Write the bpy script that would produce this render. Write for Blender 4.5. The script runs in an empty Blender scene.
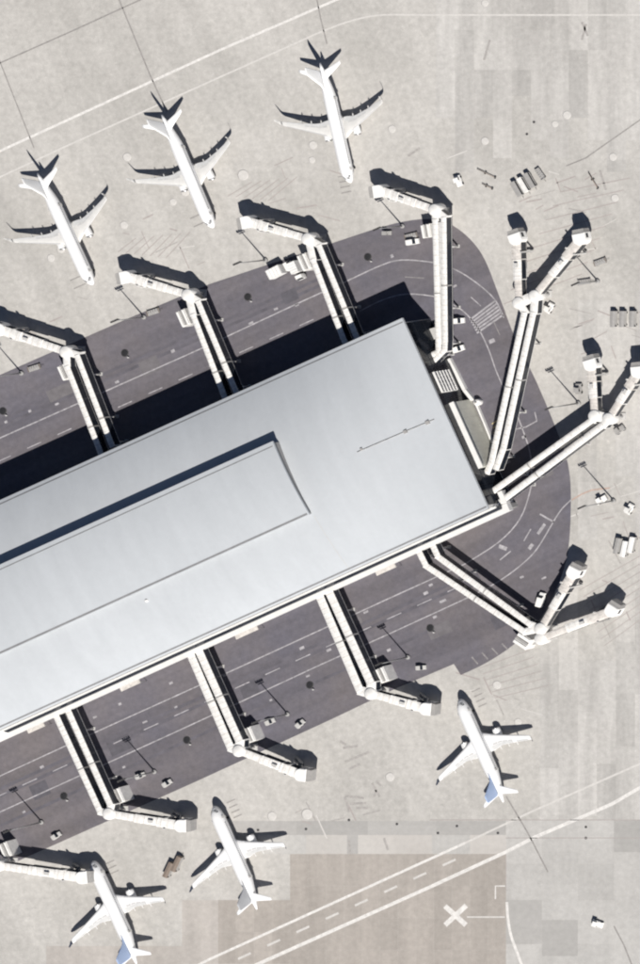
import bpy, math, random
from mathutils import Vector, Matrix
random.seed(7)
R = math.radians
scene = bpy.context.scene

# ------------------------------------------------------------------ camera
S = 3.0                      # photograph pixels per metre on the ground
TILT = 0.735                 # tangent of the off-nadir angle
ZC = 1500.0                  # height of the camera above the apron
CAM = Vector((0.983 * TILT * ZC, 0.18 * TILT * ZC, ZC))
FIELD = 964.0 / S            # metres of ground along the tall side of the frame
cd = bpy.data.cameras.new('camera')
cam = bpy.data.objects.new('camera', cd)
scene.collection.objects.link(cam)
cam.location = CAM
cam.rotation_euler = (0, 0, 0)                      # lens plane parallel to the ground, as in a rectified survey picture
cd.sensor_width = 36.0
cd.sensor_fit = 'AUTO'
cd.lens = 36.0 * ZC / FIELD
cd.shift_x = -CAM.x / FIELD
cd.shift_y = -CAM.y / FIELD
cd.clip_start = 10.0
cd.clip_end = 9000.0
scene.camera = cam

# ------------------------------------------------------------------ sky, sun, exposure
SUN_EL = R(45.0)
sun_to = Vector((0.66 * math.cos(SUN_EL), -0.753 * math.cos(SUN_EL), math.sin(SUN_EL))).normalized()
world = bpy.data.worlds.new('World')
scene.world = world
world.use_nodes = True
wn = world.node_tree.nodes
sky = wn.new('ShaderNodeTexSky')
sky.sky_type = 'NISHITA'
sky.sun_disc = False
sky.air_density = 0.45
sky.dust_density = 0.35
sky.sun_elevation = SUN_EL
sky.sun_rotation = math.atan2(sun_to.x, sun_to.y)
world.node_tree.links.new(sky.outputs[0], wn['Background'].inputs[0])
wn['Background'].inputs[1].default_value = 0.05
sd = bpy.data.lights.new('sun', 'SUN')
sd.energy = 5.0
sd.angle = R(0.5)
sd.color = (1.0, 0.965, 0.91)
sun = bpy.data.objects.new('sun', sd)
scene.collection.objects.link(sun)
sun.location = (0, 0, 300)
sun.rotation_euler = sun_to.to_track_quat('Z', 'Y').to_euler()
scene.view_settings.view_transform = 'Standard'
scene.view_settings.look = 'None'
scene.view_settings.gamma = 1.0
scene.view_settings.use_curve_mapping = False
scene.view_settings.exposure = 0.24
scene.render.engine = 'CYCLES'
scene.cycles.pixel_filter_type = 'BLACKMAN_HARRIS'
scene.cycles.filter_width = 2.1
scene.cycles.max_bounces = 5
scene.cycles.diffuse_bounces = 2
scene.cycles.use_denoising = True

# ------------------------------------------------------------------ pixel <-> place
def P(px, py, h=0.0):
    """Place at height h (metres) that shows at this pixel of the photograph."""
    g = Vector(((px - 320.0) / S, (482.0 - py) / S, 0.0))
    return g + (CAM - g) * (h / ZC)

# ------------------------------------------------------------------ materials
MATS = {}
def mat(name, col, rough=0.6, metal=0.0, var=0.0, scale=0.5, bump=0.0, rand=0.0, spec=0.5, stretch=(1, 1, 1), detail=6):
    """Principled material with fine procedural variation of its own colour."""
    if name in MATS:
        return MATS[name]
    m = bpy.data.materials.new(name)
    m.use_nodes = True
    nt = m.node_tree
    b = nt.nodes['Principled BSDF']
    b.inputs['Roughness'].default_value = rough
    b.inputs['Metallic'].default_value = metal
    b.inputs['Specular IOR Level'].default_value = spec
    b.inputs['Base Color'].default_value = (*col, 1)
    last = None
    if var or bump:
        tc = nt.nodes.new('ShaderNodeTexCoord')
        mp = nt.nodes.new('ShaderNodeMapping')
        mp.inputs['Scale'].default_value = stretch
        nz = nt.nodes.new('ShaderNodeTexNoise')
        nz.inputs['Scale'].default_value = scale
        nz.inputs['Detail'].default_value = detail
        nz.inputs['Roughness'].default_value = 0.62
        nt.links.new(tc.outputs['Object'], mp.inputs[0])
        nt.links.new(mp.outputs[0], nz.inputs['Vector'])
        if var:
            mr = nt.nodes.new('ShaderNodeMapRange')
            mr.inputs['From Min'].default_value = 0.3
            mr.inputs['From Max'].default_value = 0.7
            mr.inputs['To Min'].default_value = 1 - var
            mr.inputs['To Max'].default_value = 1 + var
            nt.links.new(nz.outputs['Fac'], mr.inputs['Value'])
            last = mr.outputs[0]
        if bump:
            bp = nt.nodes.new('ShaderNodeBump')
            bp.inputs['Strength'].default_value = bump
            bp.inputs['Distance'].default_value = 0.05
            nt.links.new(nz.outputs['Fac'], bp.inputs['Height'])
            nt.links.new(bp.outputs[0], b.inputs['Normal'])
    if rand:
        oi = nt.nodes.new('ShaderNodeObjectInfo')
        mr = nt.nodes.new('ShaderNodeMapRange')
        mr.inputs['To Min'].default_value = 1 - rand
        mr.inputs['To Max'].default_value = 1 + rand
        nt.links.new(oi.outputs['Random'], mr.inputs['Value'])
        if last is not None:
            mu = nt.nodes.new('ShaderNodeMath')
            mu.operation = 'MULTIPLY'
            nt.links.new(last, mu.inputs[0])
            nt.links.new(mr.outputs[0], mu.inputs[1])
            last = mu.outputs[0]
        else:
            last = mr.outputs[0]
    if last is not None:
        vm = nt.nodes.new('ShaderNodeVectorMath')
        vm.operation = 'SCALE'
        vm.inputs[0].default_value = col
        nt.links.new(last, vm.inputs['Scale'])
        nt.links.new(vm.outputs[0], b.inputs['Base Color'])
    MATS[name] = m
    return m

def ground_mat(name, base, stain, streak_angle, amount, grain, coarse=0.02, rand=0.0, rough=0.9, metal=0.0, spec=0.2, fleck=0.0, long=0.10):
    """Paving: broad blotches, stretched traffic streaks, fine speckle."""
    m = bpy.data.materials.new(name)
    m.use_nodes = True
    nt = m.node_tree
    N, L = nt.nodes, nt.links
    b = N['Principled BSDF']
    b.inputs['Roughness'].default_value = rough
    b.inputs['Metallic'].default_value = metal
    b.inputs['Specular IOR Level'].default_value = spec
    geo = N.new('ShaderNodeNewGeometry')
    def noise(scale, detail, stretch=(1, 1, 1), rot=0.0, rough=0.6):
        mp = N.new('ShaderNodeMapping')
        mp.inputs['Scale'].default_value = stretch
        r = N.new('ShaderNodeVectorRotate')
        r.rotation_type = 'Z_AXIS'
        r.inputs['Angle'].default_value = rot
        L.new(geo.outputs['Position'], r.inputs['Vector'])
        L.new(r.outputs[0], mp.inputs[0])
        n = N.new('ShaderNodeTexNoise')
        n.inputs['Scale'].default_value = scale
        n.inputs['Detail'].default_value = detail
        n.inputs['Roughness'].default_value = rough
        L.new(mp.outputs[0], n.inputs['Vector'])
        return n.outputs['Fac']
    def ramp(src, lo, hi, a, c):
        mr = N.new('ShaderNodeMapRange')
        mr.inputs['From Min'].default_value = lo
        mr.inputs['From Max'].default_value = hi
        mr.inputs['To Min'].default_value = a
        mr.inputs['To Max'].default_value = c
        L.new(src, mr.inputs['Value'])
        return mr.outputs[0]
    def mul(a, c):
        k = N.new('ShaderNodeMath')
        k.operation = 'MULTIPLY'
        L.new(a, k.inputs[0])
        L.new(c, k.inputs[1])
        return k.outputs[0]
    blot = ramp(noise(coarse, 5), 0.35, 0.65, 0.0, 1.0)
    mix = N.new('ShaderNodeMix')
    mix.data_type = 'RGBA'
    mix.inputs['A'].default_value = (*base, 1)
    mix.inputs['B'].default_value = (*stain, 1)
    L.new(blot, mix.inputs['Factor'])
    f = ramp(noise(0.16, 6, (1.0, long, 1), streak_angle), 0.3, 0.7, 1 - amount, 1 + amount)
    f = mul(f, ramp(noise(0.55, 5), 0.3, 0.7, 1 - grain, 1 + grain))
    f = mul(f, ramp(noise(3.2, 3), 0.25, 0.75, 1 - grain * 0.9, 1 + grain * 0.9))
    if fleck:
        f = mul(f, ramp(noise(0.9, 4, rough=0.7), 0.58, 0.72, 1.0, 1 + fleck))
        f = mul(f, ramp(noise(0.35, 5, rough=0.7), 0.62, 0.74, 1.0, 1 - fleck * 1.2))
    if rand:
        oi = N.new('ShaderNodeObjectInfo')
        f = mul(f, ramp(oi.outputs['Random'], 0, 1, 1 - rand, 1 + rand))
    vm = N.new('ShaderNodeVectorMath')
    vm.operation = 'SCALE'
    L.new(mix.outputs['Result'], vm.inputs[0])
    L.new(f, vm.inputs['Scale'])
    L.new(vm.outputs[0], b.inputs['Base Color'])
    MATS[name] = m
    return m

ground_mat('apron_concrete', (0.50, 0.482, 0.457), (0.41, 0.395, 0.372), R(-24), 0.08, 0.11, rand=0, fleck=0.17)
ground_mat('slab_concrete', (0.485, 0.473, 0.455), (0.425, 0.413, 0.396), R(0), 0.05, 0.075, rand=0.05, fleck=0.12)
ground_mat('slab_strip', (0.485, 0.47, 0.45), (0.43, 0.415, 0.395), R(0), 0.15, 0.10, rand=0.10, fleck=0.15)
ground_mat('slab_tan', (0.435, 0.405, 0.378), (0.40, 0.372, 0.346), R(0), 0.09, 0.085, rand=0.05, fleck=0.10)
ground_mat('slab_brown', (0.385, 0.352, 0.322), (0.35, 0.32, 0.292), R(0), 0.09, 0.085, rand=0.05, fleck=0.10)
ground_mat('slab_pale', (0.50, 0.48, 0.455), (0.46, 0.435, 0.41), R(90), 0.03, 0.05, rand=0.04)
ground_mat('slab_grey', (0.405, 0.392, 0.378), (0.37, 0.36, 0.345), R(90), 0.05, 0.06, rand=0.07)
ground_mat('tarmac', (0.126, 0.120, 0.142), (0.155, 0.140, 0.146), R(65.6), 0.16, 0.11, coarse=0.028, fleck=0.12, long=0.05)
ground_mat('roof_metal', (0.53, 0.552, 0.575), (0.505, 0.527, 0.55), R(-24.4), 0.04, 0.02, coarse=0.02, rough=0.5, metal=0.12, spec=0.5)
ground_mat('roof_monitor', (0.50, 0.522, 0.545), (0.48, 0.502, 0.525), R(-24.4), 0.04, 0.02, coarse=0.02, rough=0.5, metal=0.12, spec=0.5)
mat('wheel_path', (0.112, 0.105, 0.122), 0.85, var=0.25, scale=0.25)
mat('patch_dark', (0.098, 0.093, 0.108), 0.9, var=0.2, scale=0.4)
mat('patch_pale', (0.150, 0.140, 0.148), 0.9, var=0.2, scale=0.4)
mat('line_white', (0.66, 0.64, 0.615), 0.8, var=0.18, scale=0.7)
mat('line_worn', (0.565, 0.545, 0.52), 0.85, var=0.10, scale=0.8)
mat('line_tarmac', (0.36, 0.345, 0.36), 0.85, var=0.4, scale=0.7)
mat('line_faint', (0.25, 0.235, 0.235), 0.85, var=0.25, scale=0.9)
mat('line_dark', (0.27, 0.255, 0.245), 0.85, var=0.2, scale=0.8)
mat('line_scuff', (0.36, 0.34, 0.325), 0.9, var=0.2, scale=1.2)
mat('line_guide', (0.365, 0.325, 0.312), 0.9, var=0.12, scale=0.6)
mat('line_yellow', (0.46, 0.38, 0.22), 0.85, var=0.2, scale=0.9)
mat('line_orange', (0.44, 0.33, 0.28), 0.85, var=0.2, scale=0.9)
mat('white_paint', (0.80, 0.79, 0.77), 0.45, var=0.06, scale=0.5)
mat('tunnel_white', (0.74, 0.725, 0.70), 0.5, var=0.15, scale=0.7)
mat('tunnel_weathered', (0.60, 0.565, 0.53), 0.6, var=0.22, scale=0.8)
mat('tunnel_grey', (0.50, 0.49, 0.475), 0.55, var=0.10, scale=0.5)
mat('aircraft_white', (0.83, 0.83, 0.83), 0.28, var=0.025, scale=0.35)
mat('wing_grey', (0.66, 0.65, 0.63), 0.4, var=0.08, scale=0.5)
mat('slat_metal', (0.62, 0.62, 0.62), 0.4, metal=0.3, var=0.06, scale=0.8)
mat('flap_grey', (0.60, 0.60, 0.595), 0.5, var=0.08, scale=0.9)
mat('spoiler_grey', (0.55, 0.545, 0.54), 0.5, var=0.08, scale=0.9)
mat('bare_metal', (0.42, 0.42, 0.43), 0.35, metal=0.8, var=0.1, scale=0.8)
mat('fin_blue', (0.42, 0.54, 0.78), 0.35, var=0.05, scale=0.6)
mat('fin_grey', (0.55, 0.56, 0.58), 0.35, var=0.05, scale=0.6)
mat('fin_dark', (0.05, 0.06, 0.09), 0.35, var=0.05, scale=0.6)
mat('black', (0.02, 0.02, 0.022), 0.6, var=0.2, scale=1.5)
mat('rubber', (0.03, 0.03, 0.03), 0.9, var=0.15, scale=2)
mat('dark_steel', (0.06, 0.058, 0.058), 0.6, var=0.2, scale=1.0)
mat('glass_dark', (0.018, 0.022, 0.03), 0.12, var=0.15, scale=0.3)
mat('gutter_grey', (0.20, 0.20, 0.205), 0.6, var=0.15, scale=0.4)
mat('wall_dark', (0.045, 0.045, 0.05), 0.4, var=0.15, scale=0.4)
mat('wall_white', (0.74, 0.73, 0.71), 0.6, var=0.06, scale=0.4)
mat('wall_grey', (0.30, 0.295, 0.29), 0.7, var=0.1, scale=0.4)
mat('annex_panel', (0.62, 0.61, 0.54), 0.85, var=0.10, scale=0.35)
mat('galvanised', (0.36, 0.36, 0.36), 0.45, metal=0.5, var=0.1, scale=0.8)
mat('cart_grey', (0.33, 0.32, 0.31), 0.7, var=0.12, scale=0.9)
mat('cart_brown', (0.22, 0.175, 0.145), 0.7, var=0.12, scale=0.9)
mat('yellow_paint', (0.60, 0.45, 0.12), 0.5, var=0.08, scale=0.9)

# ------------------------------------------------------------------ mesh helpers
COL = scene.collection
class MB:
    def __init__(self, o=(0, 0, 0)):
        self.v, self.f, self.sm, self.o = [], [], [], Vector(o)
    def add(self, vs, fs, smooth=False):
        k = len(self.v)
        self.v += [Vector(p) - self.o for p in vs]
        self.f += [tuple(i + k for i in f) for f in fs]
        self.sm += [smooth] * len(fs)
        return self
    def box(self, c, size, rz=0.0):
        cx, cy, cz = c
        hx, hy, hz = size[0] / 2, size[1] / 2, size[2] / 2
        ca, sa = math.cos(rz), math.sin(rz)
        vs = []
        for z in (-hz, hz):
            for x, y in ((-hx, -hy), (hx, -hy), (hx, hy), (-hx, hy)):
                vs.append((cx + x * ca - y * sa, cy + x * sa + y * ca, cz + z))
        return self.add(vs, [(3, 2, 1, 0), (4, 5, 6, 7), (0, 1, 5, 4), (1, 2, 6, 5), (2, 3, 7, 6), (3, 0, 4, 7)])
    def rings(self, rings, cap=True, smooth=True):
        n = len(rings[0])
        vs = [p for r in rings for p in r]
        fs = []
        for i in range(len(rings) - 1):
            for j in range(n):
                a, b = i * n + j, i * n + (j + 1) % n
                fs.append((a, b, b + n, a + n))
        self.add(vs, fs, smooth)
        if cap:
            k = len(self.v) - len(vs)
            self.f.append(tuple(k + j for j in reversed(range(n))))
            self.f.append(tuple(k + (len(rings) - 1) * n + j for j in range(n)))
            self.sm += [False, False]
        return self
    def cyl(self, a, b, r1, r2=None, n=12, smooth=True):
        a, b = Vector(a), Vector(b)
        r2 = r1 if r2 is None else r2
        d = (b - a).normalized()
        x = d.orthogonal().normalized()
        y = d.cross(x)
        def ring(c, r):
            return [c + (x * math.cos(t) + y * math.sin(t)) * r for t in (2 * math.pi * i / n for i in range(n))]
        return self.rings([ring(a, r1), ring(b, r2)], True, smooth)
    def lathe(self, prof, c=(0, 0, 0), n=20, axis='z'):
        rs = []
        for r, h in prof:
            ring = []
            for i in range(n):
                t = 2 * math.pi * i / n
                if axis == 'z':
                    ring.append((c[0] + r * math.cos(t), c[1] + r * math.sin(t), c[2] + h))
                else:
                    ring.append((c[0] + h, c[1] - r * math.sin(t), c[2] + r * math.cos(t)))
            rs.append(ring)
        if axis != 'z':
            rs = [list(reversed(q)) for q in rs]
        return self.rings(rs)
    def prism(self, a, b, prof):
        """Extrude profile [(side, up)] (counter-clockwise seen along a->b) from a to b."""
        a, b = Vector(a), Vector(b)
        d = (b - a).normalized()
        sdir = Vector((d.y, -d.x, 0)).normalized()
        up = sdir.cross(d)
        def ring(c):
            return [c + sdir * s + up * u for s, u in prof]
        return self.rings([ring(a), ring(b)], True, False)
    def build(self, name, m, parent=None, loc=None):
        me = bpy.data.meshes.new(name)
        me.from_pydata([tuple(p) for p in self.v], [], self.f)
        me.polygons.foreach_set('use_smooth', self.sm)
        me.update()
        if m is not None:
            me.materials.append(MATS[m])
        o = bpy.data.objects.new(name, me)
        COL.objects.link(o)
        if parent is not None:
            o.parent = parent
        if loc is not None:
            o.location = loc
        import bmesh
        bm = bmesh.new()
        bm.from_mesh(me)
        bmesh.ops.recalc_face_normals(bm, faces=bm.faces)
        bm.to_mesh(me)
        bm.free()
        return o

def tag(o, label=None, cat=None, group=None, kind=None):
    if label:
        o['label'] = label
    if cat:
        o['category'] = cat
    if group:
        o['group'] = group
    if kind:
        o['kind'] = kind
    return o

def thing(name, label, cat, loc=(0, 0, 0), rz=0.0, group=None):
    o = bpy.data.objects.new(name, None)
    o.empty_display_size = 1.0
    COL.objects.link(o)
    o.location = loc
    o.rotation_euler = (0, 0, rz)
    return tag(o, label, cat, group)

def copy_tree(o, parent=None):
    c = o.copy()
    COL.objects.link(c)
    c.parent = parent
    for ch in list(o.children):
        copy_tree(ch, c)
    return c

def piece(src, parent, loc, rz=0.0, m=None):
    """Another piece that shares the mesh of src."""
    o = src.copy()
    COL.objects.link(o)
    o.parent = parent
    o.location = loc
    o.rotation_euler = (0, 0, rz)
    return o

# ------------------------------------------------------------------ ground
def sheet(name, pts, z, m, parent=None, thick=0.0):
    mb = MB()
    n = len(pts)
    top = [(p[0], p[1], z) for p in pts]
    if thick:
        bot = [(p[0], p[1], z - thick) for p in pts]
        mb.add(top + bot, [tuple(range(n))] + [(i, i + n, (i + 1) % n + n, (i + 1) % n) for i in range(n)])
    else:
        mb.add(top, [tuple(range(n))])
    o = mb.build(name, m, parent)
    return o

apron = sheet('apron', [(-2500, -2500), (2500, -2500), (2500, 2500), (-2500, 2500)], 0.0, 'apron_concrete')
tag(apron, kind='structure')

def curve_pts(pts, sub=6):
    """Catmull-Rom through 2-D points."""
    out = []
    n = len(pts)
    for i in range(n - 1):
        p0, p1, p2, p3 = pts[max(i - 1, 0)], pts[i], pts[i + 1], pts[min(i + 2, n - 1)]
        for k in range(sub):
            t = k / sub
            out.append(tuple(0.5 * ((2 * p1[j]) + (-p0[j] + p2[j]) * t + (2 * p0[j] - 5 * p1[j] + 4 * p2[j] - p3[j]) * t * t
                                    + (-p0[j] + 3 * p1[j] - 3 * p2[j] + p3[j]) * t ** 3) for j in range(2)))
    out.append(tuple(pts[-1]))
    return out

north = [(-60, 403), (0, 375), (79, 341), (120, 323), (210, 283), (334, 253 - 4), (402, 226)]
north = [(-240, 483), (0, 375), (120, 322), (210, 284), (300, 254), (372, 230)]
bend = curve_pts([(372, 230), (402, 222), (430, 219), (450, 224), (470, 239), (485, 260), (500, 298), (516, 340), (537, 383), (557, 431),
                  (568, 464), (571, 499), (568, 552), (556, 590), (538, 622), (512, 646), (486, 663), (461, 675)], 5)
south = [(454, 664), (397, 688), (332, 719), (232, 765), (195, 782), (27, 857), (-240, 978)]
road_px = north[:-1] + bend + south
road = sheet('service_road', [P(*p)[:2] for p in road_px], 0.045, 'tarmac', thick=0.03)
tag(road, kind='structure')

# concrete slabs that can be told apart, each its own piece let into the apron
SLABS = {}
def slab(px0, py0, px1, py1, m, inset=0.02, z=0.0):
    a, b = P(px0, py1), P(px1, py0)
    w, d = b.x - a.x - inset * 2, b.y - a.y - inset * 2
    key = (round(w, 2), round(d, 2), m)
    c = ((a.x + b.x) / 2, (a.y + b.y) / 2, 0.012 + z)
    if key not in SLABS:
        mb = MB()
        e = 0.03
        mb.rings([[(-w / 2, -d / 2, -0.011), (w / 2, -d / 2, -0.011), (w / 2, d / 2, -0.011), (-w / 2, d / 2, -0.011)],
                  [(-w / 2, -d / 2, -0.003), (w / 2, -d / 2, -0.003), (w / 2, d / 2, -0.003), (-w / 2, d / 2, -0.003)],
                  [(-w / 2 + e, -d / 2 + e, 0), (w / 2 - e, -d / 2 + e, 0), (w / 2 - e, d / 2 - e, 0), (-w / 2 + e, d / 2 - e, 0)]], True, False)
        o = mb.build('concrete_slab', m, apron, c)
        SLABS[key] = o
    else:
        o = piece(SLABS[key], apron, c)
    return o

rnd = random.Random(3)
def slab_strip(x0, x1, y0, y1, lens, mats):
    y = y0
    while y < y1 - 6:
        l = rnd.choice(lens)
        ye = min(y + l, y1)
        slab(x0, y, x1, ye, rnd.choice(mats))
        y = ye
# right-hand field of long vertical slabs
for i in range(11):
    x0 = 436 + i * 19
    slab_strip(x0, x0 + 19, -20, rnd.choice((96, 118, 140, 158, 172)), [50, 70, 90], ['slab_strip'])
for i in range(6):
    x0 = 540 + i * 19
    slab_strip(x0, x0 + 19, rnd.choice((560, 590, 630, 660)), 820, [52, 78, 104], ['slab_strip'])
for i in range(5):
    x0 = 578 + i * 19
    slab_strip(x0, x0 + 19, rnd.choice((290, 300, 320)), rnd.choice((345, 440, 480, 540)), [52, 78, 104], ['slab_strip'])
# slabs along the bottom
for x in range(506, 660, 36):
    slab_strip(x, x + 36, 820, 980, [32, 36, 44], ['slab_concrete', 'slab_concrete', 'slab_concrete', 'slab_grey'])
for x0, x1 in ((232, 296), (296, 368), (368, 436), (436, 506)):
    slab(x0, 821, x1, 835, 'slab_grey')
for x0, x1, m in ((262, 306, 'slab_concrete'), (306, 347, 'slab_pale'), (347, 358, 'slab_grey'), (358, 394, 'slab_pale'), (394, 432, 'slab_pale'), (432, 470, 'slab_concrete'), (470, 506, 'slab_pale')):
    slab(x0, 835, x1, 854, m)
for ix in range(12):
    for iy in range(4):
        x0 = 290 + ix * 18
        slab(x0, 854 + iy * 32, x0 + 18, 854 + (iy + 1) * 32, 'slab_brown')
for ix in range(6):
    for iy in range(2):
        slab(182 + ix * 18, 900 + iy * 32, 200 + ix * 18, 932 + iy * 32, 'slab_brown' if ix > 1 else 'slab_tan')
for ix in range(4):
    slab(46 + ix * 34, 946, 80 + ix * 34, 985, 'slab_tan')

# ---- painted lines
def stripe(name, pts, w, m, z, parent, closed=False):
    """Painted band of width w (metres) along pixel points."""
    q = [P(*p).xy for p in pts]
    vs, fs = [], []
    n = len(q)
    for i, p in enumerate(q):
        t = (q[min(i + 1, n - 1)] - q[max(i - 1, 0)]).normalized()
        nv = Vector((-t.y, t.x)) * (w / 2)
        vs += [(p.x + nv.x, p.y + nv.y, z), (p.x - nv.x, p.y - nv.y, z)]
    for i in range(n - 1):
        fs.append((2 * i, 2 * i + 1, 2 * i + 3, 2 * i + 2))
    return MB().add(vs, fs).build(name, m, parent)
def dashes(name, a, b, n, frac, w, m, z, parent):
    for i in range(n):
        t0, t1 = i / n, (i + frac) / n
        stripe(name, [(a[0] + (b[0] - a[0]) * t0, a[1] + (b[1] - a[1]) * t0), (a[0] + (b[0] - a[0]) * t1, a[1] + (b[1] - a[1]) * t1)], w, m, z, parent)
ZR, ZA = 0.058, 0.024
rg0 = random.Random(5)
# north lane
stripe('edge_line', [(-60, 464), (0, 438), (79, 403), (198, 350), (303, 301)] + curve_pts([(303, 301), (347, 281), (382, 265), (402, 260), (430, 262), (446, 266), (462, 273), (482, 287), (496, 301), (504, 318)], 4)[1:], 0.42, 'line_tarmac', ZR, road)
dashes('lane_dash', (-3, 462), (330, 312), 11, 0.46, 0.32, 'line_tarmac', ZR, road)
stripe('edge_line', curve_pts([(360, 311), (385, 299), (408, 294), (437, 297), (450, 303), (462, 310), (472, 320), (480, 331), (489, 350), (496, 370), (503, 386), (513, 405), (523, 430), (530, 452), (532, 474), (530, 492), (520, 519), (499, 542), (465, 564)], 4) + [(390, 598), (240, 667), (87, 736), (0, 776), (-60, 803)], 0.4, 'line_tarmac', ZR, road)
stripe('lane_dash', [(405, 277), (424, 278)], 0.32, 'line_faint', ZR, road)
stripe('lane_dash', [(471, 297), (481, 306)], 0.32, 'line_tarmac', ZR, road)
stripe('lane_dash', [(494, 322), (500, 335)], 0.32, 'line_faint', ZR, road)
# south lane
stripe('edge_line', [(-60, 839), (0, 812), (180, 730), (320, 665), (390, 633.5), (464, 599.5)] + curve_pts([(464, 599.5), (496, 583), (520, 566), (537, 549), (554, 521), (562, 509), (571, 500)], 4)[1:], 0.4, 'line_tarmac', ZR, road)
dashes('lane_dash', (-8, 799), (478, 578), 16, 0.48, 0.32, 'line_tarmac', ZR, road)
stripe('stop_bar', [(540, 514), (554, 522)], 0.55, 'line_tarmac', ZR, road)
for a, b, w in (((524, 541), (531, 529), 0.4), ((538, 534), (545, 524), 1.0), ((529, 549), (533, 544), 1.2), ((500, 560), (511, 551), 0.4), ((499, 546), (507, 549), 1.3)):
    stripe('arrow_mark', [a, b], w, 'line_tarmac', ZR, road)
# hatched crossing at the bend
for k in range(6):
    t = k / 5
    a = (470 + 7 * t, 320 + 13 * t)
    b = (495 + 8 * t, 301 + 14 * t)
    stripe('crossing_bar', [a, b], 0.62, 'line_tarmac', ZR, road)
for k in range(4):
    stripe('crossing_bar', [(472 + k * 10, 657 - k * 4.5), (478 + k * 10, 664 - k * 4.8)], 0.5, 'line_faint', ZR, road)
for a, b in (((492, 424), (502, 418)), ((493, 428), (503, 422)), ((494, 433), (500, 429))):
    stripe('hatch_bar', [a, b], 0.45, 'line_yellow', ZR, road)
stripe('parking_line', [(512, 430), (526, 427), (537, 421), (535, 412)], 0.4, 'line_tarmac', ZR, road)
# short painted numerals and marks scattered over the lanes
for (px, py, l, w) in ((6, 422, 3, .8), (30, 411, 3, .8), (57, 404, 4, .7), (117, 382, 4, .8), (173, 351, 4, 1.0), (251, 323, 5, .7), (297, 305, 4, .7), (276, 309, 4, .7), (392, 256, 3, 1.1), (492, 341, 6, 1.3), (455, 286, 4, .7),
                       (95, 717, 4, .7), (120, 704, 3, .8), (145, 722, 5, .6), (171, 683, 4, .8), (176, 707, 3, .6), (42, 767, 4, .9), (24, 812, 3, .7), (124, 767, 3, .7), (225, 675, 4, .8), (302, 648, 5, .9), (308, 676, 4, .6), (329, 650, 5, .8), (366, 612, 5, .7), (426, 593, 5, 1.0), (431, 585, 4, .8), (443, 601, 7, .8), (435, 617, 4, .8), (522, 577, 4, .7), (544, 578, 5, .6), (271, 700, 3, .7), (515, 503, 4, 1.0), (524, 437, 4, .9), (508, 462, 5, .9), (389, 650, 4, .9)):
    c = 0.91 * l / 2, -0.413 * l / 2
    stripe('lane_mark', [(px - c[0], py - c[1]), (px + c[0], py + c[1])], w, 'line_tarmac', ZR, road)
for a, b, w in (((0, 420), (330, 274), 1.0), ((0, 427), (330, 281), 1.0), ((0, 789), (470, 575), 1.1), ((0, 796), (470, 582), 1.1), ((0, 826), (440, 626), 1.0)):
    stripe('wheel_path', [a, ((a[0] + b[0]) / 2, (a[1] + b[1]) / 2), b], w, 'wheel_path', ZR - 0.006, road)
for px, py, l, w in ((150, 366, 20, 5), (60, 392, 26, 4), (290, 296, 16, 4), (350, 620, 22, 5), (250, 690, 18, 6), (120, 745, 24, 5), (40, 790, 18, 5), (470, 580, 20, 5), (545, 470, 14, 5), (440, 630, 24, 4), (500, 620, 16, 5)):
    c = 0.91 * l / 2, -0.413 * l / 2
    stripe('repair_patch', [(px - c[0], py - c[1]), (px + c[0], py + c[1])], w, rg0.choice(('patch_dark', 'patch_pale')), ZR - 0.004, road)
# apron and taxiway lines
stripe('taxi_line', [(-80, 188), (0, 151), (220, 50), (345, -4), (420, -38)], 0.85, 'line_white', ZA, apron)
stripe('taxi_line', [(-60, 205), (62, 148), (220, 77)] + curve_pts([(220, 77), (285, 48), (323, 31), (354, 20), (382, 15), (430, 15), (470, 15)], 4)[1:] + [(660, 15)], 0.6, 'line_worn', ZA, apron)
stripe('joint_line', [(-30, 77), (0, 63), (70, 32), (140, 0), (170, -14)], 0.42, 'line_dark', ZA, apron)
stripe('lead_in_line', [(-20, 14), (0, 62), (34, 148)], 0.35, 'line_dark', ZA, apron)
stripe('lead_in_line', [(112, -18), (120, 2), (150, 75), (167, 112)], 0.42, 'line_dark', ZA, apron)
stripe('lead_in_line', [(315, -10), (321, 20), (327, 44)], 0.4, 'line_dark', ZA, apron)
stripe('lead_in_line', [(660, 108), (640, 120), (600, 148), (586, 158), (566, 166)], 0.4, 'line_dark', ZA, apron)
stripe('lead_in_line', [(506, 796), (528, 833), (548, 872)], 0.45, 'line_dark', ZA, apron)
stripe('lead_in_line', [(614, 926), (624, 945), (638, 980)], 0.45, 'line_dark', ZA, apron)
stripe('taxi_line', [(196, 966), (210, 959), (430, 859), (465, 843)], 0.85, 'line_white', ZA, apron)
stripe('taxi_line', [(465, 843), (533, 811), (660, 755)], 0.7, 'line_worn', ZA, apron)
stripe('taxi_line', [(226, 980), (258, 964), (430, 887), (506, 852), (533, 838), (612, 804), (660, 776)], 1.15, 'line_white', ZA, apron)
dashes('taxi_dash', (238, 959), (472, 852), 8, 0.44, 0.75, 'line_worn', ZA, apron)
stripe('cross_mark', [(445, 906), (466, 925)], 1.7, 'line_white', ZA, apron)
stripe('cross_mark', [(445.2, 925), (466.4, 905.4)], 1.7, 'line_white', ZA + 0.008, apron)
stripe('thin_line', [(467, 917), (505, 917)], 0.5, 'line_worn', ZA, apron)
stripe('curve_line', curve_pts([(507, 902), (508, 918), (511, 935), (517, 952), (524, 970)], 4), 0.9, 'line_white', ZA, apron)
stripe('bracket_mark', [(507, 886), (495.5, 886), (495.5, 899)], 0.45, 'line_white', ZA, apron)
stripe('taxi_line', [(572, 500), (582, 494), (592, 490), (610, 488)], 0.5, 'line_orange', ZA, apron)
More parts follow.
